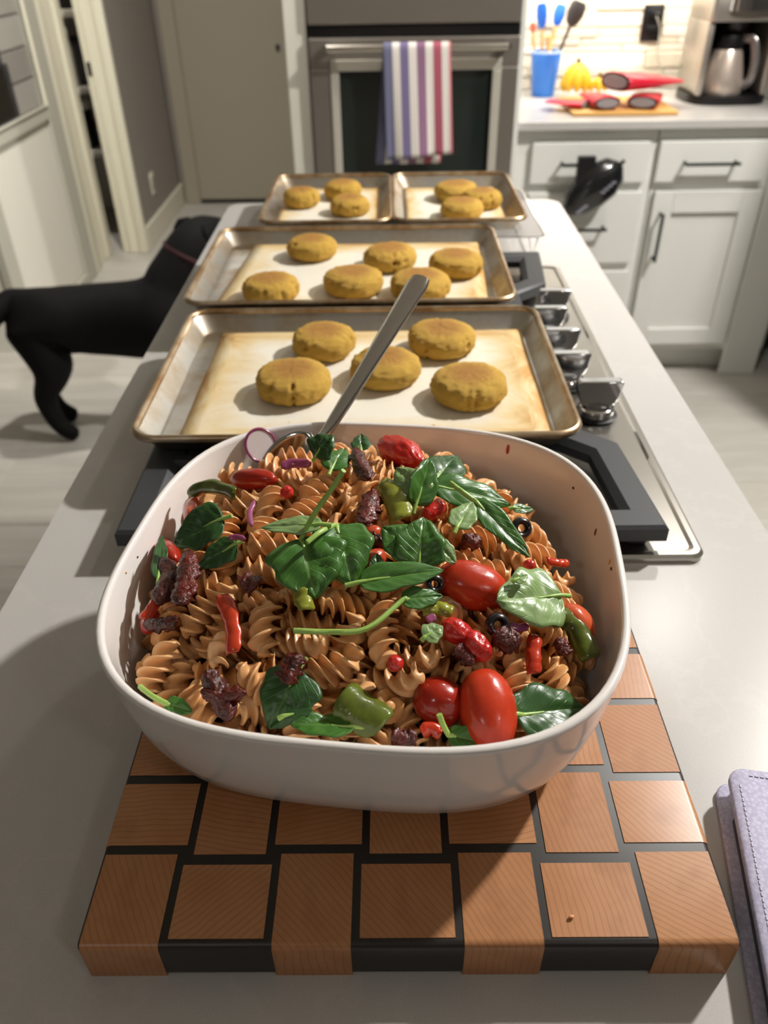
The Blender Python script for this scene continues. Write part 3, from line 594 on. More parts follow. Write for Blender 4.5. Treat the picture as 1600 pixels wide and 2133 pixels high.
# utensil crock and utensils
cx, cy, cz = .556, 3.17, .89
blue = simple('blue_glaze', '#2a70d2', .25, var='#3c86e2', vscale=12)
ck = tag(empty('utensil_crock', (cx, cy, cz)), 'blue tapered crock holding cooking utensils', 'crock')
MB().lathe([(.036, 0), (.040, .004), (.053, .138), (.053, .141), (.049, .141), (.036, .008), (0, .008)], n=36, caps=(True, False)).build('crock_body', blue, ck)
MB().lathe([(.0525, .134), (.0545, .139), (.0525, .1425), (.0495, .1415)], n=36, caps=(False, False)).build('rim', simple('pale_blue', '#a8c4ee', .3), ck)
bl2 = simple('blue_silicone', '#2a6ad0', .4); wood = simple('beech_handle', '#d9b071', .55); dk = simple('charcoal_nylon', '#3c3838', .45)
def utensil(name, label, base, top, headmat, hw, hl, hmat, kind='flat'):
    b, tp = Vector(base), Vector(top); d = (tp-b).normalized(); o = tag(empty(name, base), label, 'utensil')
    MB().tube([Vector((0, 0, 0)), tp-b], .006, 10).build('handle', hmat, o)
    xa = (Vector((1, 0, 0))-d.x*d).normalized(); ya = d.cross(xa); q = Matrix((xa, ya, d)).transposed(); P = []
    for s, wd in ((-.002, .35), (.15, .75), (.5, 1), (.85, .95), (1, .7)):
        P.append([tp-b+q @ Vector((hw*wd*math.cos(a), (.008 if kind == 'flat' else .014)*wd**.5*math.sin(a), s*hl)) for a in np.linspace(0, 2*PI, 17)[:-1]])
    MB().rings(P).build('head', headmat, o)
utensil('spatula', 'blue silicone spatula standing at the left of the blue crock', (cx-.002, cy-.004, cz+.012), (.530, 3.155, 1.098), bl2, .019, .075, wood)
utensil('spatula', 'blue silicone spatula leaning right behind the dark ladle', (cx-.01, cy+.012, cz+.012), (.588, 3.21, 1.10), bl2, .02, .065, wood)
utensil('ladle', 'dark nylon ladle leaning out of the right of the blue crock', (cx-.004, cy-.016, cz+.012), (.624, 3.148, 1.105), dk, .030, .075, dk, 'deep')
utensil('spoon', 'wooden spoon with a red tip at the left of the blue crock', (cx-.018, cy+.01, cz+.012), (.504, 3.175, 1.085), simple('red_tip', '#d06a50', .4), .011, .03, wood)
utensil('spoon', 'short wooden spoon in the middle of the blue crock', (cx+.01, cy-.014, cz+.012), (.553, 3.145, 1.06), wood, .010, .02, wood)
# bananas
ban = simple('banana_skin', '#d8a818', .45, var='#deb428', vscale=30); tip = simple('banana_tip', '#6a5420', .6)
def bunch(label, c, n, R, s):
    o = tag(empty('banana_bunch', c), label, 'bananas')
    for i in range(n):
        a = -PI*.98+PI*.96*i/max(1, n-1); pts = []; rs = []
        for k in range(13):
            t_ = k/12; rr = R*min(1, t_*1.15)**1.35*(1 if t_ < .88 else 1-(t_-.88)*1.6); z = .018+(s-.018)*(1-t_**1.5)
            pts.append((rr*math.cos(a), rr*math.sin(a)*.75, z)); rs.append(s*.19*(.24+.76*math.sin(min(1, max(0, (t_-.10)/.86))*PI)**.5)*(1 if t_ < .95 else .5))
        MB().tube(pts, rs, 8).build('banana', ban, o)
    MB().tube([(0, 0, s-.006), (.002, 0, s+.016)], [.009, .006], 8).build('crown', tip, o)
bunch('bunch of ripe yellow bananas behind the red pot holders', (.662, 3.13, .89), 5, .045, .105)
bunch('smaller pair of yellow bananas right of the banana bunch', (.740, 3.12, .89), 3, .026, .062)
# chopping board with red pot holders
tag(MB().box((.59, 2.775, .8905), (.925, 3.06, .903), .004).build('chopping_board', simple('bamboo', '#d8a860', .5, var='#cf9c50', vscale=40)), 'thin bamboo chopping board under the red pot holders', 'chopping board')
red = simple('red_silicone', '#c81c34', .35); lining = simple('grey_lining', '#8d8484', .9)
def holder(label, c, rz, ln, wd, ht, tilt=0):
    o = tag(empty('pot_holder', c, rz), label, 'pot holder'); o.rotation_euler = (0, tilt, rz)
    R = []; n = 24
    for t_, sx, sz in ((0, .94, .92), (.03, 1, 1), (.35, 1.02, .85), (.7, 1.0, .5), (.92, .9, .25), (1, .72, .12)):
        R.append([(t_*ln, wd/2*sx*math.cos(a), ht/2*sz*math.sin(a)*(1+.12*math.cos(2*a))+ht/2) for a in np.linspace(0, 2*PI, n+1)[:-1]])
    MB().rings(R, True, False, True).build('cover', red, o)
    R = [[(.004+q*.03, wd/2*.8*s*math.cos(a), ht/2*.66*s*math.sin(a)+ht/2) for a in np.linspace(0, 2*PI, n+1)[:-1]] for q, s in ((-.2, 1), (.3, .8), (.6, .25))]
    MB().rings(R).build('lining', lining, o)
holder('red pot holder lying at the left of the chopping board', (.640, 2.845, .9035), PI-.55, .13, .085, .024)
holder('red pot holder lower right of the stack, open end to the front', (.812, 2.80, .9035), 1.2, .2, .100, .042)
holder('red pot holder at the bottom middle of the stack', (.700, 2.795, .9035), 1.66, .2, .09, .042)
holder('red pot holder folded on top of the stack, open end left', (.725, 2.845, .9475), .55, .27, .135, .062, .06)

# coffee maker
co = tag(empty('coffee_maker', (1.145, 3.05, .89)), 'steel and black drip coffee maker on the right worktop', 'coffee maker')
sl = simple('warm_steel', '#b9b2a8', .35, .8)
MB().rings([squircle(.135, .125, 3.2, 0, 0, 0, z, 40) for z in (0, .004, .022, .026)]).build('base', M['blackplastic'], co)
MB().box((-.118, -.10, .026), (-.095, .12, .24), .006).build('side_column', sl, co); MB().box((.095, -.10, .026), (.118, .12, .24), .006).build('side_column', sl, co)
MB().box((-.095, .07, .026), (.095, .12, .24), .004).build('back_column', M['blackplastic'], co)
MB().rings([rrect(-.118, -.11, .118, .12, .02, .238), rrect(-.12, -.112, .12, .12, .02, .25), rrect(-.12, -.112, .12, .12, .02, .34), rrect(-.115, -.10, .115, .115, .02, .355)]).build('brew_head', sl, co)
MB().rings([squircle(.078, .03, 2.6, 0, .01, -.105, z, 32) for z in (.268, .272, .33, .335)]).build('control_bezel', M['chrome'], co)
MB().lathe([(.04, .205), (.05, .238)], (0, -.01, 0), 28).build('filter_basket', M['blackplastic'], co)
ck2 = tag(empty('coffee_carafe', (1.13, 3.02, .9165)), 'steel carafe with a black handle sitting in the coffee maker', 'carafe')
MB().lathe([(.068, 0), (.070, .006), (.066, .05), (.050, .115), (.043, .130)], n=32).build('carafe_body', simple('carafe_steel', '#dccdc0', .3, .7), ck2)
MB().lathe([(.044, .130), (.046, .145), (.040, .170), (.02, .178), (0, .178)], n=32, caps=(True, False)).build('lid', M['blackplastic'], ck2)
MB().tube(smoothcurve([(.036, -.012, .160), (.064, -.036, .155), (.080, -.045, .10), (.080, -.042, .045), (.064, -.028, .02)]), .009, 10, True, 1.5).build('handle', simple('grey_handle', '#8e8a88', .25, .7), ck2)
# tall cabinet standing on the worktop at the right end
o = tag(empty('tall_cabinet', (1.55, 3.14, .89)), 'pale tall cabinet standing on the worktop right of the coffee maker', 'cabinet')
MB().box((-.255, -.10, 0), (.2, .14, 1.35), .004).build('side_panel', M['cab'], o, False)
MB().box((-.245, -.12, .02), (.2, -.10, 1.33), .004).build('door', M['cab'], o, False)
# refrigerator
o = tag(empty('refrigerator', (1.85, 2.3, 0)), 'dark grey refrigerator at the right edge of the kitchen', 'refrigerator')
fg = simple('fridge_grey', '#4e4c4b', .45, .4)
MB().box((-.43, -.33, .02), (.45, .35, 1.78), .01).build('fridge_body', fg, o, False)
MB().box((-.42, -.38, .06), (.44, -.335, .62), .01).build('freezer_drawer', M['steel_oven'], o, False); MB().box((-.42, -.38, .64), (.44, -.335, 1.77), .01).build('door', M['steel_oven'], o, False)
MB().cyl((-.35, -.42, .7), (-.35, -.42, 1.5), .012, 12).cyl((-.35, -.42, .75), (-.35, -.375, .75), .01, 8).cyl((-.35, -.42, 1.45), (-.35, -.375, 1.45), .01, 8).build('handle', M['steel_oven'], o)
for dx in (-.38, .38): MB().box((dx-.03, -.3, 0), (dx+.03, .3, .021)).build('foot', M['blackplastic'], o, False)
# upper cabinet that carries the strip light
o = tag(empty('wall_cabinet', (.95, 3.1, 1.42)), 'white wall cabinet over the right worktop', 'cabinet')
MB().box((-.54, -.13, 0), (.32, .2, .75), .004).build('carcass', M['cab'], o, False)
for x0 in (-.535, -.105): MB().box((x0, -.15, .01), (x0+.42, -.13, .74), .004).build('door', M['cab'], o, False)

# black pouch hanging on the drawer handle
bg = tag(empty('waist_pouch', (.655, 2.66, .70)), 'glossy black pouch hanging on the left drawer handle', 'pouch')
R = []; q = Matrix.Rotation(math.radians(-42), 3, 'Y'); n = 24
for t_, w_, d_ in ((-1, .12, .012), (-.93, .45, .028), (-.6, .9, .04), (-.1, 1.02, .045), (.4, .92, .042), (.8, .6, .03), (1, .15, .012)):
    R.append([q @ Vector((t_*.108, (d_*math.sin(a) if math.sin(a) < 0 else .014*math.sin(a)), (.064+.016*t_)*w_*math.cos(a))) for a in np.linspace(0, 2*PI, n+1)[:-1]])
MB().rings(R).build('bag_body', simple('black_nylon', '#141416', .25, Coat=.5), bg)
MB().tube([q @ Vector((t_*.105, -.030+.012*abs(t_)**3-.006, .030-.012*t_*t_)) for t_ in np.linspace(-.9, .9, 13)], .003, 6).build('zip', M['black'], bg)
for i, (a, b) in enumerate(((-.75, -.38), (.1, .62))):
    MB().tube([q @ Vector((.108*(a+(b-a)*k/12), -.047+.008*abs(a+(b-a)*k/12), -.016+.006*math.sin(k*2.1))) for k in range(13)], .002, 6).build('printed_mark', simple('pale_print_%d' % i, '#a8a8b4', .5), bg)
MB().box((-.060, -.020, -.01), (-.004, .002, .100), .003).build('strap', M['blackplastic'], bg, False)
MB().tube([q @ Vector((.10, 0, 0)), q @ Vector((.122, -.004, .004))], .006, 8).build('tab', M['blackplastic'], bg)

# ------------------------------------------------------------------ island
m = MB(); P = [rrect(-.337, .0, .357, 1.728, .03, z) for z in (.889, .892, .917, .92)]
for i in (0, 3): P[i] = [(x*.994+.0001, (y-.864)*.9975+.864, z) for x, y, z in P[i]]
tag(m.rings(P).build('island_countertop', M['quartz'], None, True, 30), 'long pale quartz island top carrying the cooktop, bowl and trays', 'countertop')
o = tag(empty('island_cabinet', (0, .86, 0)), 'white island cabinet under the quartz top', 'cabinet')
MB().box((-.31, -.82, .1), (.325, .84, .8885), .003).box((-.27, -.76, 0), (.27, .78, .1)).build('carcass', M['cab'], o, False)
for i in range(3): MB().box((.325, -.80+i*.545, .12), (.343, -.80+i*.545+.53, .87), .003).build('door', M['cab'], o, False)
# cooktop
ct = tag(empty('gas_cooktop', (.01, .927, .92)), 'stainless gas cooktop with five chrome knobs set in the island', 'cooktop')
X0, X1, Y0, Y1 = -.258, .273, -.381, .381
m = MB().rings([rrect(X0, Y0, X1, Y1, .012, 0), rrect(X0, Y0, X1, Y1, .012, .005), rrect(X0+.003, Y0+.003, X1-.003, Y1-.003, .01, .0075), rrect(X0+.008, Y0+.008, X1-.008, Y1-.008, .008, .0075), rrect(X0+.011, Y0+.011, X1-.011, Y1-.011, .008, .0055)])
m.build('cooktop_pan', M['cooktop'], ct, True, 25)
def bar(mb, p, q, wd=.014, z0=.019, z1=.035):
    p, q = Vector((*p, 0)), Vector((*q, 0)); d = (q-p).normalized(); n = Vector((-d.y, d.x, 0))*wd/2; R = []
    for e in (p-d*wd*.4, q+d*wd*.4):
        R.append([e-n+Vector((0, 0, z0)), e+n+Vector((0, 0, z0)), e+n*.9+Vector((0, 0, z1-.003)), e+n*.62+Vector((0, 0, z1)), e-n*.62+Vector((0, 0, z1)), e-n*.9+Vector((0, 0, z1-.003))])
    return mb.rings(R)
def grate(poly, cross, feet):
    mb = MB(); n = len(poly)
    def offs(d, z):
        out = []
        for i in range(n):
            p, q, r = Vector(poly[i-1]), Vector(poly[i]), Vector(poly[(i+1) % n])
            n1 = Vector((-(q-p).y, (q-p).x)).normalized(); n2 = Vector((-(r-q).y, (r-q).x)).normalized(); m = (n1+n2)/(1+n1.dot(n2)); c = q+m*d
            out.append((c.x, c.y, z))
        return out
    w_ = .013
    L = [offs(-w_, .019), offs(-w_, .032), offs(-w_*.75, .035), offs(w_*1.0, .035), offs(w_*1.55, .029), offs(w_*1.55, .019)]; L.append(L[0])
    mb.rings(L, True, False, False)
    for a, b in cross: bar(mb, a, b, .014, .020, .0343)
    for x, y in feet: mb.box((x-.009, y-.009, .0055), (x+.009, y+.009, .022), .002)
    mb.build('grate', M['iron'], ct, True, 30)
grate([(-.245, -.36), (.222, -.36), (.212, -.235), (.165, -.195), (.165, -.135), (-.245, -.135)], [((-.01, -.36), (-.01, -.135)), ((.118, -.36), (.108, -.135)), ((-.13, -.36), (-.13, -.135)), ((-.245, -.25), (.118, -.25))], [(-.235, -.355), (.215, -.352), (-.235, -.14), (.16, -.14)])
grate([(-.245, -.117), (.155, -.117), (.155, .117), (-.245, .117)], [((-.245, 0), (.155, 0)), ((-.04, -.117), (-.04, .117)), ((.06, -.117), (.06, .117)), ((-.14, -.117), (-.14, .117))], [(-.235, -.112), (.15, -.112), (-.235, .112), (.15, .112)])
grate([(-.245, .135), (.165, .135), (.165, .195), (.212, .235), (.222, .355), (-.245, .355)], [((-.01, .135), (-.01, .355)), ((.108, .135), (.118, .355)), ((-.13, .135), (-.13, .355)), ((-.245, .25), (.118, .25))], [(-.235, .14), (.16, .14), (-.235, .35), (.215, .35)])
for x, y, r in ((-.13, -.25, .03), (.11, -.26, .035), (-.04, 0, .045), (-.13, .25, .03), (.11, .26, .04)):
    b = MB().lathe([(r*1.5, .0055), (r*1.5, .008), (r*1.05, .009), (r*1.05, .014), (0, .014)], (x, y, 0), 28, (True, False)).build('burner', M['black'], ct)
    MB().lathe([(r, .014), (r, .017), (r*.85, .0185), (0, .0185)], (x, y, 0), 28, (True, False)).build('burner_cap', M['iron'], b)
kb = MB().lathe([(.021, .0), (.021, .008), (.019, .011), (0, .011)], n=28, caps=(True, False))
pts = []
for s in (-.0065, .0065): pts.append([(x, s, z) for x, z in ((-.024, .043), (.024, .043), (.0262, .040), (.024, .024), (.019, .014), (.012, .0105), (-.012, .0105), (-.019, .014), (-.024, .024), (-.0262, .040))])
kb.rings(pts)
kme = kb.mesh('knob', M['chrome'], True, 30); kbv = kme
kbase = MB().lathe([(.025, .0055), (.025, .0085), (.022, .0095), (0, .0095)], n=28, caps=(True, False)).mesh('knob_skirt', M['blackplastic'], True)
for x, y, s in ((.227, -.122, 1.0), (.208, -.045, .96), (.212, .030, .9), (.208, .103, .9), (.226, .168, .88)):
    o = link('knob', kme, ct, (x, y, .0085)); o.scale = (s, s, s); b = link('knob_skirt', kbase, ct, (x, y, 0))
    md = o.modifiers.new('soft', 'BEVEL'); md.width = .0018; md.segments = 2; md.limit_method = 'ANGLE'; md.angle_limit = .6

# wire rack under the far trays
wr = tag(empty('wire_rack', (.02, 1.525, .92)), 'thin wire cooling rack sticking out under the far right tray', 'cooling rack')
m = MB(); xs0, xs1, ys0, ys1 = -.225, .248, -.155, .15
loop = rrect(xs0, ys0, xs1, ys1, .015, .034); m.tube(loop+[loop[0]], .0017, 6); m.build('rack_frame', M['chrome'], wr)
wm = MB().cyl((xs0, 0, 0), (xs1, 0, 0), .0009, 5).mesh('wire', M['chrome'], True)
for i in range(30): link('wire', wm, wr, (0, ys0+.005+i*.0102, .0332))
wm2 = MB().cyl((0, ys0, 0), (0, ys1, 0), .0012, 5).mesh('cross_wire', M['chrome'], True)
for x in (-.15, 0, .15): link('cross_wire', wm2, wr, (x, 0, .0315))
for x in (xs0+.02, xs1-.02):
    for y in (ys0, ys1): MB().tube([(x-.008, y, .033), (x, y, .0015), (x+.008, y, .033)], .0015, 6).build('foot', M['chrome'], wr)

# sheet trays with parchment
def tray(label, x0, y0, wd, dp, zb=.9565, h=.0225, inset=.02):
    o = tag(empty('baking_tray', (x0+wd/2, y0+dp/2, zb)), label, 'baking tray'); a, b = wd/2, dp/2; r = .026
    R = [rrect(-a+inset, -b+inset, a-inset, b-inset, r*.7, 0), rrect(-a+inset-.003, -b+inset-.003, a-inset+.003, b-inset+.003, r*.75, .002), rrect(-a+.004, -b+.004, a-.004, b-.004, r, h-.001), rrect(-a+.005, -b+.005, a-.005, b-.005, r, h),
         rrect(-a+.006, -b+.006, a-.006, b-.006, r, h-.0012), rrect(-a+inset, -b+inset, a-inset, b-inset, r*.75, .0026), rrect(-a+inset+.003, -b+inset+.003, a-inset-.003, b-inset-.003, r*.7, .0012)]
    MB().rings(R).build('pan', M['alu'], o, True, 50)
    l = rrect(-a+.0035, -b+.0035, a-.0035, b-.0035, r, h, 8); l = [Vector(p) for p in l]; n = len(l); mb = MB(); RR = []
    for i in range(n):
        d = (l[(i+1) % n]-l[i-1]).normalized(); s = d.cross(Vector((0, 0, 1)))
        RR.append([l[i]+.0042*(math.cos(k*PI/4)*s+Vector((0, 0, math.sin(k*PI/4)))) for k in range(8)])
    RR.append(RR[0]); mb.rings(RR, True, False, False).build('rolled_rim', M['alurim'], o)
def parchment(label, P, z, seed, n=20):
    mb = MB(); rows = []
    A, B, Cc, D = [Vector((*p, 0)) for p in P]
    for i in range(n+1):
        row = []
        for j in range(n+1):
            u, v = j/n, i/n; p = A*(1-u)*(1-v)+B*u*(1-v)+Cc*u*v+D*(1-u)*v
            e = min(u, 1-u, v, 1-v)
            row.append((p.x, p.y, z+.0006+.0006*noise.noise((p.x*14+seed, p.y*14, 0))+.0015*max(0, .06-e)/.06*(.5+.5*noise.noise((p.x*9+seed, p.y*9, 3)))))
        rows.append(row)
    o = mb.rings(rows, False, False, False).build('parchment_sheet', M['parchment']); s = o.modifiers.new('thickness', 'SOLIDIFY'); s.thickness = .0003; s.offset = 1
    tag(o, label, 'parchment')
tray('large sheet tray with five patties just behind the bowl', -.264, .670, .457, .331)
tray('large sheet tray with six patties in the middle of the island', -.283, 1.021, .457, .335)
tray('small sheet tray at the far left of the island', -.228, 1.382, .234, .325)
tray('small sheet tray at the far right of the island', .006, 1.382, .234, .325)
ZB = .9565+.0016
parchment('browned parchment sheet on the tray nearest the bowl', [(-.222, .704), (.168, .706), (.170, .972), (-.219, .972)], ZB, 1)
parchment('browned parchment sheet on the middle tray', [(-.248, 1.055), (.138, 1.052), (.150, 1.328), (-.225, 1.330)], ZB, 2)
parchment('parchment sheet on the far left small tray', [(-.203, 1.408), (-.018, 1.408), (-.018, 1.68), (-.203, 1.68)], ZB, 3)
parchment('pale parchment sheet on the far right small tray', [(.032, 1.41), (.210, 1.41), (.210, 1.675), (.032, 1.675)], ZB, 4)
# patties
def patty_mesh(seed, flat=.55):
    N, K = 84, 40; mb = MB(); R = []; rnd = random.Random(seed); cr = [(rnd.uniform(0, 2*PI), rnd.uniform(.05, .14), rnd.uniform(.5, 1)) for _ in range(5)]
    for i in range(K+1):
        ph = -PI/2+PI*i/K; row = []
        for j in range(N):
            t_ = 2*PI*j/N; c, s = math.cos(ph), math.sin(ph)
            rad = abs(c)**.62; z = math.copysign(abs(s)**.8, s)
            d = Vector((rad*math.cos(t_), rad*math.sin(t_), z*.5))
            f = 1+.05*noise.noise(d*1.3+Vector((seed*3.1, 0, 0)))+.03*noise.noise(d*4+Vector((seed, 5, 0)))+.035*noise.noise(d*9+Vector((seed, 9, 2)))+.022*noise.noise(d*22+Vector((seed, 1, 7)))
            for a, wd, dp in cr:
                da = abs((t_-a+PI) % (2*PI)-PI)+.12*noise.noise((z*3, seed, a))
                if da < wd and rad > .5: f -= .17*dp*(1-da/wd)**2*(rad-.5)*2*(1-.5*max(0, z))
            row.append((d.x*f, d.y*f, max(-.38, z*.5*f)*1.0+.38))
        R.append(row)
    return mb.rings(R).mesh('patty', M['patty'], True, 80)
PM = [patty_mesh(s) for s in (1, 4, 8, 13, 21)]
plab = ['front left patty on the tray nearest the bowl', 'patty behind the spoon handle on the nearest tray', 'front right patty on the tray nearest the bowl', 'back left patty on the tray nearest the bowl', 'back right patty on the tray nearest the bowl',
        'back left patty on the middle tray', 'back middle patty on the middle tray', 'back right patty on the middle tray', 'front middle patty with a deep crack on the middle tray', 'patty touching the spoon handle end on the middle tray', 'front left patty with a browned top on the middle tray',
        'left patty on the far left small tray', 'back right patty on the far left small tray', 'front right patty on the far left small tray', 'back left patty on the far right small tray', 'right patty on the far right small tray', 'front patty on the far right small tray']
for i, (x, y, r) in enumerate(PATTIES):
    o = link('patty', PM[i % 5], None, (x, y, ZB+.0025), (0, 0, i*1.7)); hs = .030/.88; o.scale = (r*.97, r*.97, hs)
    tag(o, 'golden brown baked '+plab[i], 'patty', 'baked patties on the sheet trays')
for x, y, wh in ((-.068, .722, 'in front of the front left patty'), (.060, .712, 'nearest the bowl, in front of the front right patty'), (.045, .722, 'between the two front patties')):
    b = MB(); b.rings([[(.003*math.sin(p)*math.cos(a), .003*math.sin(p)*math.sin(a), .002*math.cos(p)+.0022) for a in np.linspace(0, 2*PI, 9)[:-1]] for p in (.2, .9, 1.6, 2.3, 2.9)])
    tag(b.build('crumb', M['patty'], None, loc=(x, y, ZB+.001)), 'orange crumb on the nearest tray '+wh, 'crumb', 'crumbs on the nearest tray')

# ------------------------------------------------------------------ end grain cutting board
bd = tag(empty('cutting_board', (0, 0, .92)), 'brick pattern maple and dark wood cutting board under the bowl', 'cutting board')
BX0, BX1, BY0, BY1, BT = -.1712, .1836, .1985, .5195, .0320
MB().box((BX0, BY0, 0), (BX1, BY1, BT-.0002), .004, 3).build('dark_border', M['walnut'], bd, True, 50)
PX, PY = .0513, .0537
for r in range(6):
    for c in range(7):
        tall = (r+c) % 2 == 0; xc = -.1477+c*PX; y0 = .1971+r*PY
        hw = .02105 if tall else .02555
        x0, x1 = max(xc-hw, BX0+.0022), min(xc+hw, BX1-.0022 if tall else BX1+.0003)
        if not tall and c == 0: x0 = BX0-.0003
        ya, yb = (y0, y0+PY) if tall else (y0+.0059, y0+.0472)
        if c in (0, 6) and tall: pass
        zb = -.0002
        if tall and r == 0: ya = BY0-.0003
        if r == 5: yb = min(yb, BY1-.002)
        ex = .5*(x0+x1); ey = .5*(ya+yb)
        lo, hi = (x0-ex, ya-ey, (.0 if (tall and r == 0) or (not tall and c in (0, 6)) else BT-.006)-BT), (x1-ex, yb-ey, .0003)
        bm = bmesh.new(); bmesh.ops.create_cube(bm, size=1)
        for v in bm.verts: v.co = Vector([(lo[k]+hi[k])/2+v.co[k]*(hi[k]-lo[k]) for k in range(3)])
        ed = []
        if tall and r == 0: ed += [e for e in bm.edges if all(abs(v.co.y-lo[1]) < 1e-6 and abs(v.co.z-hi[2]) < 1e-6 for v in e.verts)]
        if not tall and c in (0, 6):
            xe = lo[0] if c == 0 else hi[0]
            ed += [e for e in bm.edges if all(abs(v.co.x-xe) < 1e-6 and abs(v.co.z-hi[2]) < 1e-6 for v in e.verts)]
        if ed: bmesh.ops.bevel(bm, geom=ed, offset=.0042, segments=4, affect='EDGES', profile=.5)
        me = bpy.data.meshes.new('block'); bm.to_mesh(me); bm.free(); me.materials.append(M['maple'])
        me.polygons.foreach_set('use_smooth', [True]*len(me.polygons)); me.set_sharp_from_angle(angle=math.radians(35))
        link('block', me, bd, (ex, ey, BT))
b = MB().box((-.0012, -.0008, 0), (.0012, .0008, .002), .0005)
tag(b.build('crumb', M['pasta'], None, loc=(.095, .213, .9525)), 'tiny crumb on the front right of the cutting board', 'crumb')

# ------------------------------------------------------------------ lavender planner case
pn = tag(empty('planner_case', (.2175, .317, .92), math.radians(-10.5)), 'lavender pebbled leather case with stitched edges right of the cutting board', 'case')
def cover(name, z0, z1, inset, dx=0):
    P = [rrect(dx+i, -.24+i, dx+.16-i, 0-i, .012, z) for i, z in ((inset+.001, z0), (inset, z0+.001), (inset, z1-.0015), (inset+.0015, z1))]
    return MB().rings(P).build(name, M['leather'], pn, True, 60)
cover('bottom_cover', .0003, .0045, 0, -.004); cover('top_cover', .0165, .0215, 0)
MB().box((.006, -.234, .0047), (.155, -.006, .0163), .002).build('page_block', M['page'], pn)
MB().box((.002, -.15, .0048), (.007, -.03, .0160), .002).build('dark_gap', M['blackplastic'], pn)  # black strip that paints in the dark of the gap between the covers
st = MB(); path = [(.006, y) for y in np.arange(-.236, -.014, .0034)]+[(x, -.006) for x in np.arange(.014, .15, .0034)]
for i, (x, y) in enumerate(path):
    v = x < .0065; st.box((x-.0004 if v else x-.0011, y-.0011 if v else y-.0004, .0213), (x+.0004 if v else x+.0011, y+.0011 if v else y+.0004, .0221))
o = st.build('stitching', M['thread'], pn, False); o['kind'] = 'stuff'

# ------------------------------------------------------------------ white bowl
CX, CY, TH, BA, BB, BZ = -.014, .414, -.117, .166, .164, .9523
def sq(s, z, inset=0): return squircle(BA*s-inset, BB*s-inset, 2.99 if s > .9 else 2.7, TH, CX, CY, BZ+z, 120)
OUT = [(.45, .004), (.60, .0035), (.66, .0005), (.735, .0), (.80, .0035), (.865, .0115), (.915, .024), (.95, .041), (.973, .060), (.988, .078), (.996, .092)]
R = [sq(.02, .004)]+[sq(s, z) for s, z in OUT]
R += [sq(1.0, .0955), sq(1.0, .0972), sq(1.0, .0982, .0012), sq(1.0, .0986, .0028), sq(1.0, .0978, .0044), sq(1.0, .0955, .0052)]
R += [sq(s, z+(.0005 if s > .9 else .003), .0052) for s, z in OUT[::-1][1:-3]]+[sq(.6, .0065), sq(.02, .0065)]
tag(MB().rings(R).build('serving_bowl', M['white'], None, True, 80), 'large white rounded square bowl heaped with pasta salad', 'bowl')

def rho(x, y, a=.157, b=.155):
    c, s = np.cos(TH), np.sin(TH); dx, dy = x-CX, y-CY
    u = (dx*c+dy*s)/a; v = (-dx*s+dy*c)/b
    return (np.abs(u)**3+np.abs(v)**3)**(1/3)
def H(x, y):
    r = np.minimum(rho(x, y), 1.15)
    return 1.022+.045*(1-r**2.3)+.013*(y-CY)/.16-.006*(x-CX)/.16-.034*np.clip((x-CX)/.14, 0, 1)**2*np.clip((y-.36)/.12, 0, 1)

# ------------------------------------------------------------------ pasta spirals: packed as rigid capsules
def rotini(seed, L, turns, R0, bend):
    rnd = random.Random(seed); NA, NL = 36, 32; mb = MB(); RR = []; ph0 = rnd.uniform(0, 6)
    e0 = [rnd.uniform(0, .10) for _ in range(3)]; e1 = [rnd.uniform(0, .10) for _ in range(3)]; HW = .0026
    for i in range(NL+1):
        t_ = i/NL; z = (t_-.5)*L; tw = ph0+2*PI*turns*(t_+.03*math.sin(6*t_+seed)); row = []
        fl = 1+.06*math.sin(9*t_+seed); ox = bend*(4*(t_-.5)**2-.33); oy = bend*.4*math.sin(2*PI*t_+seed)
        for j in range(NA):
            a = 2*PI*j/NA; k = int(((a*3/(2*PI)+.5) % 3)); q = abs(((a*3/(2*PI)+.5) % 1)-.5)*2
            th = q*PI/3; te = max(0, min(t_-e0[k], 1-e1[k]-t_)); endf = .30+.70*min(1, te/.085)**.6
            Rm = R0*endf*fl; rr = (Rm**-5+(HW/max(.03, math.sin(th)))**-5)**(-1/5)
            rr = max(rr, .0030); row.append((ox+rr*math.cos(a+tw), oy+rr*math.sin(a+tw), z))
        RR.append(row)
    c0 = np.mean(RR[0], axis=0); c1 = np.mean(RR[-1], axis=0); dz = np.array((0, 0, .0008))
    RR = [[tuple(.7*np.array(p)+.3*c0-dz) for p in RR[0]]]+RR+[[tuple(.7*np.array(p)+.3*c1+dz) for p in RR[-1]]]
    return mb.rings(RR).mesh('pasta_spiral', M['pasta'], True, 180)
KIND = [(.040, 1.6, .0099, .002), (.036, 1.45, .0103, -.003), (.044, 1.8, .0097, .004), (.033, 1.3, .0101, .002), (.041, 1.65, .0096, -.005), (.038, 1.45, .0104, .003), (.046, 1.85, .0098, .006), (.035, 1.4, .0100, 0)]
ROT = [rotini(i+1, *k) for i, k in enumerate(KIND)]
CR = .0088; NS = 5
obs = []
for lab, cat, c, d, hl, r, ci in TOMATOES:
    for s in (-1, 0, 1): obs.append([c[k]+d[k]*s*max(0, hl-r) for k in range(3)]+[r*.98])
for lab, cat, Q, wd, tk, k in STRIPS:
    if k == 'on': continue
    C = smoothcurve(Q, 4)
    for p in C[::2]: obs.append([p.x, p.y, p.z-.006, wd*.42])
for lab, c, r in OLIVES: obs.append([*c[:2], c[2]-.004, r])
obs.append([-.078, .552, 1.036, .024]); obs.append([-.10, .538, 1.026, .022])
obs = np.array(obs)
pos = []; 
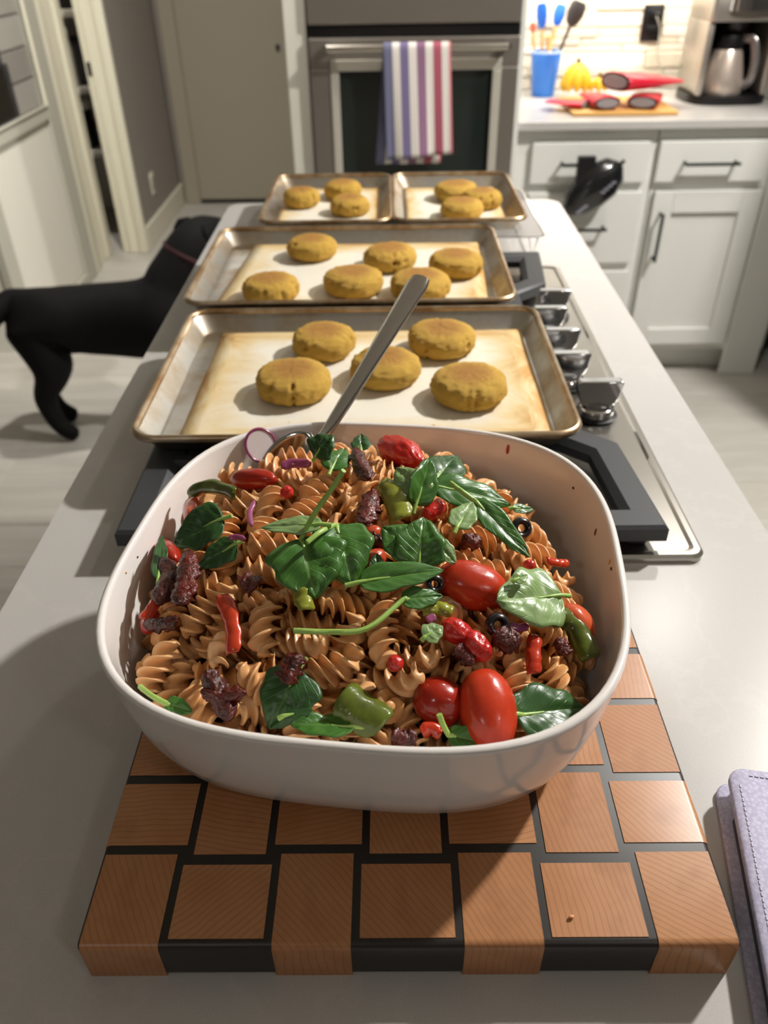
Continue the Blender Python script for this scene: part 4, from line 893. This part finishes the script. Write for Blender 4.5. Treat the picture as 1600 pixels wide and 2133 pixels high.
for layer, (dz, sp) in enumerate(((-.036, .0265), (-.022, .0265), (-.008, .0270))):
    gx = np.arange(-.18, .16, sp); gy = np.arange(.25, .58, sp*1.05)
    for i, x in enumerate(gx):
        for y in gy:
            xx = x+RNG.uniform(-.008, .008); yy = y+RNG.uniform(-.008, .008)+(.5*sp if (i+layer) % 2 else 0)
            if rho(xx, yy) < .86: pos.append((xx, yy, H(xx, yy)+dz))
pos = np.array(pos); NP = len(pos)
kid = RNG.integers(0, len(KIND), NP)
half = np.array([KIND[k][0] for k in kid])/2-CR*.75
az = RNG.uniform(0, 2*PI, NP); el = np.where(RNG.random(NP) < .2, RNG.uniform(.6, 1.4, NP), RNG.uniform(-.35, .5, NP))
dr = np.stack([np.cos(az)*np.cos(el), np.sin(az)*np.cos(el), np.sin(el)], 1)
A = pos-dr*half[:, None]; B = pos+dr*half[:, None]
ts = np.linspace(0, 1, NS)
own = np.repeat(np.arange(NP), NS); tt = np.tile(ts, NP)
prof_s = np.array([s for s, z in OUT[3:]]); prof_z = np.array([z for s, z in OUT[3:]])+BZ
for it in range(170):
    P = A[:, None]*(1-ts)[None, :, None]+B[:, None]*ts[None, :, None]; P = P.reshape(-1, 3)
    D = np.zeros_like(P)
    d2 = ((P[:, None, :2]-P[None, :, :2])**2).sum(-1) if it % 8 == 0 else None
    if it % 8 == 0:
        cand = np.argwhere(np.triu(d2 < (2*CR+.012)**2, 1)); cand = cand[own[cand[:, 0]] != own[cand[:, 1]]]
    i, j = cand[:, 0], cand[:, 1]; v = P[i]-P[j]; L = np.linalg.norm(v, axis=1)+1e-9; pen = 2*CR-L; mk = pen > 0
    i, j, v, L, pen = i[mk], j[mk], v[mk], L[mk], pen[mk]; c = (v/L[:, None])*(pen*.28)[:, None]
    np.add.at(D, i, c); np.add.at(D, j, -c)
    v = P[:, None]-obs[None, :, :3]; L = np.linalg.norm(v, axis=2)+1e-9; pen = obs[None, :, 3]+CR*.9-L
    D += ((v/L[..., None])*np.maximum(0, pen)[..., None]*.5).sum(1)
    # walls of the bowl, floor of the heap, gravity
    rr = rho(P[:, 0], P[:, 1], BA, BB); lim = np.interp(P[:, 2], prof_z, prof_s)-(.0052+CR*1.45)/.165-.13*np.clip((P[:, 0]-CX)/.13, 0, 1)*np.clip((P[:, 1]-.36)/.10, 0, 1)
    ex = np.maximum(0, rr-lim); cv = np.array([CX, CY])-P[:, :2]; cv /= np.linalg.norm(cv, axis=1)[:, None]+1e-9
    D[:, :2] += cv*(ex*.165*.8)[:, None]
    fl_ = H(P[:, 0], P[:, 1])-.036-P[:, 2]; D[:, 2] += np.maximum(0, fl_)*.5
    tp = P[:, 2]-(H(P[:, 0], P[:, 1])-.008); D[:, 2] -= np.maximum(0, tp)*.35
    D[:, 2] -= .0002 if it < 130 else .00005
    D = np.clip(D, -.004, .004).reshape(NP, NS, 3)
    wA = (1-ts)[None, :, None]; wB = ts[None, :, None]
    A = A+(D*wA).sum(1)/wA.sum()*1.1; B = B+(D*wB).sum(1)/wB.sum()*1.1
    m_ = (A+B)/2; dd = B-A; dd /= np.linalg.norm(dd, axis=1)[:, None]+1e-9
    A = m_-dd*half[:, None]; B = m_+dd*half[:, None]
ctr = (A+B)/2; dd = B-A; dd /= np.linalg.norm(dd, axis=1)[:, None]
depth = H(ctr[:, 0], ctr[:, 1])-ctr[:, 2]
order = np.argsort(depth); keep = order[:295]; rest = order[295:]
def place(q):
    z = Vector(dd[q]); return (z.to_track_quat('Z', 'Y') @ Quaternion((0, 0, 1), float(q*2.399 % 6.28))).to_matrix().to_4x4()
PASTA = []
for q in keep:
    o = link('pasta_spiral', ROT[kid[q]]); o.matrix_world = Matrix.Translation(Vector(ctr[q])) @ place(q)
    PASTA.append((q, o))
if len(rest):
    mb = MB()
    for q in rest:
        me = ROT[kid[q]]; mt = Matrix.Translation(Vector(ctr[q])) @ place(q)
        mb.add([mt @ v.co for v in me.vertices], [tuple(p.vertices) for p in me.polygons])
    tag(mb.build('deep_pasta', M['pasta'], None, True, 180), 'deeper pasta spirals under the heap in the white bowl', 'pasta', None, 'stuff')
# dressed mass under the visible layer
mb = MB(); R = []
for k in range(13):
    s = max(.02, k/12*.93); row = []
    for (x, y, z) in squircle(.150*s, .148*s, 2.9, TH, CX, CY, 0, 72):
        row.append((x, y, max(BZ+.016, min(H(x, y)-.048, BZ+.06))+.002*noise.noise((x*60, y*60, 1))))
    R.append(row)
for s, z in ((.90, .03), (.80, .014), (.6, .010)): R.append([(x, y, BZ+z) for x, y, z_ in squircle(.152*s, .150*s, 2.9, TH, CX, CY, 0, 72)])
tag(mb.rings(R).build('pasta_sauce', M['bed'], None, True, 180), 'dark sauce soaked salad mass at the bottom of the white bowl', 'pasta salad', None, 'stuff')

# height map of what the leaves lie on
GX, GY, GS = np.arange(-.20, .17, .002), np.arange(.22, .60, .002), .002
HM = np.full((len(GX), len(GY)), .985)
def stamp(c, r):
    i0 = int((c[0]-r-GX[0])/GS); i1 = int((c[0]+r-GX[0])/GS)+2; j0 = int((c[1]-r-GY[0])/GS); j1 = int((c[1]+r-GY[0])/GS)+2
    i0, j0 = max(0, i0), max(0, j0)
    sx, sy = GX[i0:i1, None], GY[None, j0:j1]
    if sx.size == 0 or sy.size == 0: return
    q = r*r-(sx-c[0])**2-(sy-c[1])**2
    z = np.where(q > 0, c[2]+np.sqrt(np.maximum(q, 0)), -1); HM[i0:i1, j0:j1] = np.maximum(HM[i0:i1, j0:j1], z)
for q in range(NP):
    for t_ in np.linspace(0, 1, 7): stamp(A[q]*(1-t_)+B[q]*t_, .0096)
for o_ in obs: stamp(o_[:3], o_[3])
def hm(x, y):
    i = int(min(max(0, (x-GX[0])/GS), len(GX)-1)); j = int(min(max(0, (y-GY[0])/GS), len(GY)-1)); return float(HM[i, j])

# ------------------------------------------------------------------ tomatoes
TKEY = ['tom0', 'tom1', 'tom2', 'tom3']
for n_, (lab, cat, c, d, hl, r, ci) in enumerate(TOMATOES):
    r *= 1.08; hl *= 1.08
    N, K = 40, 26; R = []; lump = ci == 3; rough = .16 if lump else .05
    for i in range(K+1):
        ph = -PI/2+PI*i/K; row = []
        for j in range(N):
            a = 2*PI*j/N; dv = Vector((math.cos(ph)*math.cos(a), math.cos(ph)*math.sin(a), math.sin(ph)))
            f = 1+rough*noise.noise(dv*1.6+Vector((n_*7, 1, 2)))+(.10 if lump else .012)*noise.noise(dv*4.5+Vector((n_, 3, 1)))
            if not lump: f += -.075*max(0, math.sin(a*5+n_+2.6*dv.z+1.5*noise.noise(dv*2+Vector((n_, 4, 4)))))**6*(1-abs(dv.z)**2)*max(0, .35+1.3*noise.noise(dv*1.7+Vector((9, n_, 0))))
            row.append(Vector((dv.x*r*f, dv.y*r*f, math.copysign(abs(dv.z)**.9, dv.z)*hl*(1+(f-1)*.6))))
        R.append(row)
    q = Vector(d).to_track_quat('Z', 'Y')
    o = MB().rings([[q @ p for p in row] for row in R]).build('tomato', M[TKEY[ci]], None, True, 180, loc=c)
    tag(o, lab, cat)
# olives
for n_, (lab, c, r) in enumerate(OLIVES):
    mb = MB(); q = Vector((.25, -.75, .62)).to_track_quat('Z', 'Y'); R = []
    for i in range(25):
        a = 2*PI*i/24; R.append([q @ Vector(((r*.68+r*.34*math.cos(b))*math.cos(a), (r*.68+r*.34*math.cos(b))*math.sin(a), r*.55*math.sin(b))) for b in np.linspace(0, 2*PI, 13)[:-1]])
    tag(mb.rings(R, True, False, False).build('olive', M['olive'], None, loc=c), lab, 'olive')
# ------------------------------------------------------------------ pepper, dried tomato and onion strips
TOCAM = Vector((0, -.62, .78))
for n_, (lab, cat, Q, wd, tk, key) in enumerate(STRIPS):
    C = smoothcurve(Q, 18 if key == 'sd' else 8); R = []; n = len(C); wr = {'sd': .4, 'gp': .12, 'yp': .14, 'rp': .12, 'on': .02}[key]
    for i, p in enumerate(C):
        t_ = i/(n-1); T = (C[min(i+1, n-1)]-C[max(i-1, 0)]).normalized(); N = (TOCAM-TOCAM.dot(T)*T).normalized(); S_ = T.cross(N); pp = key in ('gp', 'yp', 'rp')
        tw = math.radians(28)*math.sin(2.2*t_+n_)*(1 if pp else .4); N, S_ = N*math.cos(tw)+S_*math.sin(tw), S_*math.cos(tw)-N*math.sin(tw)
        e = min(1, (.42 if key != 'sd' else .3)+4.5*min(t_, 1-t_)); w2 = wd/2*(1.15 if pp else 1.25 if key == 'sd' else 1)*(e if not pp else min(1, .72+3*min(t_, 1-t_)))*(1+wr*noise.noise((i*(.22 if key == 'sd' else .35), n_*3, 0)))
        row = []; M_ = 30 if key == 'sd' else 20; tq = tk*.5 if pp else tk*.62 if key == 'sd' else tk; px = .5 if pp else .7
        for j in range(M_):
            a = 2*PI*j/M_; x = math.copysign(abs(math.cos(a))**px, math.cos(a))*w2; y = math.copysign(abs(math.sin(a))**.8, math.sin(a))*tq*.5*(.6+.4*e)
            x *= 1+(.22*noise.noise((i*.3, n_*3.7, 2+math.copysign(4, math.cos(a)))) if pp else 0)
            y += -(x/(wd*.5))**2*wd*(.22 if pp else .12 if key == 'sd' else .05)+(tk*.9*wr*2*noise.noise((x*170, i*.5, n_*5)) if pp else 0)
            if key == 'sd':
                g_ = 1+.55*noise.noise((math.cos(a)*2.2, math.sin(a)*2.2+n_*5, i*.13))+.38*noise.noise((math.cos(a)*5, math.sin(a)*5+n_*3, i*.34)); x *= g_; y *= .4+.9*g_
            row.append(p+S_*x+N*y)
        R.append(row)
    name = {'sd': 'dried_tomato', 'gp': 'green_pepper_strip', 'yp': 'green_pepper_strip', 'rp': 'red_pepper_strip', 'on': 'onion_slice'}[key]
    tag(MB().rings(R).build(name, M[key], None, True, 180), lab, cat)
# onion ring leaning on the back wall of the bowl
o = tag(empty('onion_ring', (-.1075, .5560, 1.0430)), 'translucent red onion ring stuck to the back left wall of the bowl', 'onion')
q = Vector((.42, -.72, .55)).to_track_quat('Z', 'Y'); R = []
for i in range(33):
    a = 2*PI*i/32; R.append([q @ Vector(((.0135+.0013*math.cos(b))*math.cos(a)*.94, (.0135+.0013*math.cos(b))*math.sin(a), .0016*math.sin(b))) for b in np.linspace(0, 2*PI, 9)[:-1]])
MB().rings(R, True, False, False).build('ring_skin', M['on'], o)
t = NT('onion_flesh'); t.set(Base_Color='#e2d6d4', Roughness=.25, Transmission=.15, IOR=1.2); M['flesh'] = t.m
MB().rings([[q @ Vector((r_*math.cos(a)*.94, r_*math.sin(a), z_)) for a in np.linspace(0, 2*PI, 33)[:-1]] for r_, z_ in ((.0005, .0006), (.0128, .0006), (.0128, -.0006), (.0005, -.0006))]).build('flesh', M['flesh'], o)

# ------------------------------------------------------------------ spinach leaves
def spinach(lab, base, tip, wd, roll, curl, fold, pale, stem, idx):
    wd *= 1.28
    b, t_ = Vector(base), Vector(tip); ax = (t_-b); L = ax.length; T = ax/L
    Nn = (TOCAM*.6+Vector((0, 0, .4))); Nn = (Nn-Nn.dot(T)*T).normalized()
    S_ = T.cross(Nn); qr = Quaternion(T, math.radians(roll)); Nn = qr @ Nn; S_ = qr @ S_
    NU, NV = 22, 14; G = []; sd = idx*11.3
    for i in range(NU+1):
        u = i/NU; wprof = (math.sin(PI*min(1, u**.62*.97+.03))**.62)*(1 if u < .8 else 1-.15*(u-.8)/.2)
        row = []
        for j in range(NV+1):
            v = j/NV; s = (v-.5)*2; x = s*wd/2*wprof*(1+.07*math.sin(u*15+sd)*abs(s)+.06*noise.noise((u*5, sd, s)))
            z = -curl*wd*.55*(u-.45)**2*2.2+fold*abs(x)*.75*(1-.3*u)-.3*curl*wd*s*s*.5
            z += .055*wd*noise.noise((u*4.5+sd, v*4.5, 1.3))+.03*wd*abs(math.sin((u*6.5-abs(s)*1.4)*PI))*(1-abs(s)**3)*min(1, 5*abs(s))
            p = b+T*(u*L)+S_*x+Nn*z
            row.append(p)
        G.append(row)
    # rest on the pasta below
    lift = np.array([[hm(p.x, p.y)+.0012-p.z for p in row] for row in G]); lift = np.clip(lift, 0, .012)
    for _ in range(3):
        pd = np.pad(lift, 1, mode='edge'); lift = np.maximum(lift*.85, (pd[:-2, 1:-1]+pd[2:, 1:-1]+pd[1:-1, :-2]+pd[1:-1, 2:])/4)
    mb = MB(); mb.uv = []; rows = []
    for i, row in enumerate(G):
        r_ = []
        for j, p in enumerate(row):
            r_.append((p.x, p.y, p.z+lift[i, j])); mb.uv.append((i/NU, j/NV))
        rows.append(r_)
    mat = M['leaf_pale'] if pale else M['leaf_dark'] if 'dark' in lab else M['leaf']
    o = mb.rings(rows, False, False, False).build('spinach_leaf', mat, None, True, 180)
    s = o.modifiers.new('thickness', 'SOLIDIFY'); s.thickness = .0005; s.offset = 0
    tag(o, lab, 'spinach leaf')
    b0 = Vector(rows[0][NV//2]); mid = [Vector(rows[i][NV//2])+Nn*.0003 for i in range(0, NU-3, 2)]
    if stem: C = smoothcurve([Vector(p) for p in stem]+mid[:3], 5); rs = [.0017]*(len(C)-8)+[.0016-.0008*k/7 for k in range(8)]
    else:
        C = smoothcurve([b0-T*L*.16+Vector((0, 0, -.001))]+mid[:5], 3); rs = [.0016-.0011*k/(len(C)-1) for k in range(len(C))]
    MB().tube(C, rs, 8).build('stem', M['stem'], o)
for i, (lab, b, t_, wd, roll, curl, fold, pale, stem) in enumerate(LEAVES): spinach(lab, b, t_, wd, roll, curl, fold, pale, stem, i)

# each spiral that lies right beside a named piece is described by it; the rest nothing tells apart
used = set(); marks = [(l[0], np.array(l[2])) for l in TOMATOES]+[(l[0], np.array(l[2][1])) for l in STRIPS]+[(l[0], (np.array(l[1])+np.array(l[2]))/2) for l in LEAVES]+[(l[0], np.array(l[1])) for l in OLIVES]
PL = {}
for lab, c in marks:
    for wd, vx, vy in (('left of', -1, 0), ('right of', 1, 0), ('behind', 0, 1), ('in front of', 0, -1)):
        best = None
        for q, o in PASTA:
            if q in PL or depth[q] > .024: continue
            d = ctr[q]-c; al = d[0]*vx+d[1]*vy; ac = abs(d[0]*vy)+abs(d[1]*vx); dist = math.hypot(d[0], d[1])
            if al > .006 and al > ac*1.15 and dist < .05 and (best is None or dist < best[0]): best = (dist, q)
        text = 'pasta spiral just '+wd+' the '+lab
        if best and len(text.split()) <= 16: PL[best[1]] = text
for q, o in PASTA:
    if q in PL: tag(o, PL[q], 'pasta', 'pasta spirals in the white bowl')
    else: tag(o, 'whole wheat pasta spiral in the white bowl, away from larger vegetable pieces', 'pasta', 'pasta spirals in the white bowl')
# ------------------------------------------------------------------ serving spoon
sp = tag(empty('serving_spoon', (0, 0, 0)), 'long steel serving spoon standing in the salad, handle leaning over the back rim', 'spoon')
C = smoothcurve([(-.0600, .548, 1.0500), (-.048, .567, 1.0585), (-.018, .612, 1.0895), (.008, .652, 1.1165), (.0275, .682, 1.1365)], 8); n = len(C); R = []
for i, p in enumerate(C):
    t_ = i/(n-1); T = (C[min(i+1, n-1)]-C[max(i-1, 0)]).normalized(); N = (Vector((0, 0, 1))-T.z*T).normalized(); S_ = T.cross(N)
    hw = .0042+.0082*max(0, t_-.12)**.9; th = .0042-.0006*t_
    if t_ > .95: hw *= 1-(t_-.95)*5
    R.append([p+S_*hw*math.cos(a)+N*(th*math.sin(a)-.0012*math.cos(a)**2) for a in np.linspace(0, 2*PI, 21)[:-1]])
MB().rings(R).build('handle', M['spoon'], sp, True, 70)
c0 = Vector((-.0600, .548, 1.0495)); fw = Vector((-.048, -.018, -.022)); Lb = fw.length*1.0; fw.normalize(); up = Vector((.12, -.50, .85)); up = (up-up.dot(fw)*fw).normalized(); sd = fw.cross(up); R = []
for i in range(15):
    t_ = i/14; wdt = .021*math.sin(PI*min(1, .06+.94*t_)**.8)**.6 if t_ < .995 else .004; dpt = .013*math.sin(PI*t_)**.8
    R.append([c0+fw*(t_*Lb)+sd*(wdt*s)-up*(dpt*(1-s*s)+.0006) for s in np.linspace(-1, 1, 13)])
o = MB().rings(R, False, False, False).build('spoon_bowl', M['spoon'], sp, True, 180); s = o.modifiers.new('thickness', 'SOLIDIFY'); s.thickness = .0014; s.offset = 0

# bits stuck to the inner wall of the bowl
def wallpoint(ang, z):
    P = squircle(1, 1, 2.99, 0, 0, 0, 0, 360); k = int(ang) % 360; s = float(np.interp(z, prof_z, prof_s))
    x, y = P[k][0]*(BA*s-.0052), P[k][1]*(BB*s-.0052); c, n_ = math.cos(TH), math.sin(TH)
    return Vector((CX+x*c-y*n_, CY+x*n_+y*c, z+.0004))
def bit(label, ang, z, size, mat, name='food_bit', cat='food bit', long=1):
    p = wallpoint(ang, z); nrm = (Vector((CX, CY, z+.02))-p).normalized(); q = nrm.to_track_quat('Z', 'Y'); R = []
    for i in range(7):
        ph = -PI/2+PI*i/6; R.append([p+nrm*.0002+q @ Vector((size*math.cos(ph)*math.cos(a)*(1+.3*noise.noise((a, ang, i))), size*long*math.cos(ph)*math.sin(a), size*.45*math.sin(ph))) for a in np.linspace(0, 2*PI, 11)[:-1]])
    tag(MB().rings(R).build(name, mat, None, True, 180), label, cat)
bit('red pepper shred stuck high on the right back wall of the bowl', 58, 1.0405, .0014, M['tom3'], long=3.2)
bit('brown speck on the right back wall of the bowl', 36, 1.036, .0012, M['sd'])
bit('long brown herb fleck on the right wall of the bowl', 20, 1.030, .0013, M['sd'], long=2.6)
bit('yellowish crumb near the right rim of the bowl', 4, 1.040, .0016, M['pasta'])
bit('tiny red brown crumb beside the yellowish crumb on the right rim', 1, 1.041, .0012, M['sd'])
bit('small dark crumb on the left wall of the bowl', 186, 1.040, .0008, M['sd'])
bit('orange crumb at the left rim of the bowl', 193, 1.043, .0008, M['pasta'])

# ------------------------------------------------------------------ black dog
def dog():
    V = []; Rr = []; E = []
    def add(p, r, par=None):
        V.append(p); Rr.append(r if isinstance(r, tuple) else (r, r))
        if par is not None: E.append((par, len(V)-1))
        return len(V)-1
    pel = add((-1.075, 2.36, .415), (.115, .150))
    loin = add((-.93, 2.365, .405), (.115, .148), pel); rib = add((-.80, 2.375, .395), (.135, .180), loin); chest = add((-.69, 2.39, .405), (.140, .195), rib)
    sho = add((-.655, 2.41, .475), (.115, .140), chest); neck = add((-.625, 2.44, .545), (.098, .105), sho); nk2 = add((-.60, 2.455, .595), (.090, .092), neck)
    hd = add((-.570, 2.485, .618), (.090, .086), nk2); mz = add((-.525, 2.555, .600), (.056, .054), hd); nose = add((-.490, 2.610, .585), (.036, .034), mz)
    tb = add((-1.170, 2.335, .470), (.060, .060), pel); t1 = add((-1.215, 2.29, .455), .042, tb); t2 = add((-1.24, 2.20, .41), .030, t1); add((-1.25, 2.11, .37), .016, t2)
    for s, y, dx in ((-1, 2.295, 0), (1, 2.42, -.045)):
        h = add((-1.115+dx*.4, y, .375), (.088, .115), pel); kn = add((-1.065+dx, y-.005*s, .265), (.060, .082), h); hk = add((-1.135+dx, y, .160), (.034, .042), kn)
        an = add((-1.110+dx, y, .060), (.029, .032), hk); pw = add((-1.080+dx, y, .030), (.034, .027), an); add((-1.050+dx, y, .022), (.026, .020), pw)
    for s, y, dx in ((-1, 2.325, 0), (1, 2.475, .04)):
        sh_ = add((-.655+dx, y+.02, .34), (.07, .09), chest); el = add((-.68+dx, y, .245), (.048, .052), sh_); wr_ = add((-.665+dx, y, .12), (.032, .034), el)
        an = add((-.66+dx, y, .05), (.029, .030), wr_); pw = add((-.63+dx, y, .03), (.033, .027), an); add((-.60+dx, y, .022), (.025, .020), pw)
    me = bpy.data.meshes.new('dog_body'); me.from_pydata(V, E, []); me.materials.append(M['dog'])
    rt = tag(empty('dog', (-.9, 2.37, 0)), 'black short haired dog standing on the floor left of the island', 'dog')
    o = link('body', me, rt, (.9, -2.37, 0))
    sk = o.modifiers.new('skin', 'SKIN'); sk.use_smooth_shade = True; sk.branch_smoothing = .6
    for i, r in enumerate(Rr): me.skin_vertices[0].data[i].radius = r
    me.skin_vertices[0].data[0].use_root = True
    ss = o.modifiers.new('sub', 'SUBSURF'); ss.levels = 2; ss.render_levels = 2
    # ears
    for s in (-1, 1):
        f = Vector((.54, .84, -.1)); sdv = Vector((.84, -.54, 0))*(-s)
        b = Vector((-.590, 2.468, .672))+sdv*.052; R = []
        for t_, w_ in ((0, .026), (.3, .040), (.65, .038), (.9, .022), (1, .006)):
            c = b+sdv*(.026*math.sin(t_*1.6))+Vector((0, 0, -.105*t_**1.2))+f*(.012*t_)
            R.append([c+f*w_*math.cos(a)+sdv*.007*math.sin(a) for a in np.linspace(0, 2*PI, 13)[:-1]])
        MB().rings(R).build('ear', M['dog'], rt, True, 180, loc=(.9, -2.37, 0))
        e = Vector((-.545, 2.545, .628))+sdv*.036; MB().lathe([(.0005, -.008), (.006, -.005), (.008, 0), (.006, .005), (.0005, .008)], e, 12).build('eye', M['blackplastic'], rt, loc=(.9, -2.37, 0))
    MB().lathe([(.001, -.014), (.014, -.008), (.017, 0), (.013, .009), (.001, .013)], (-.476, 2.632, .590), 14).build('nose', M['blackplastic'], rt, loc=(.9, -2.37, 0))
    c = Vector((-.612, 2.447, .570)); ax = Vector((.42, .2, .88)).normalized(); u = ax.cross(Vector((0, 1, 0))).normalized(); v = ax.cross(u)
    loop = [c+(u*math.cos(a)+v*math.sin(a))*.088 for a in np.linspace(0, 2*PI, 29)]
    MB().tube(loop, .006, 8, False, 2).build('collar', simple('red_collar', '#38161a', .7), rt, loc=(.9, -2.37, 0))
dog()
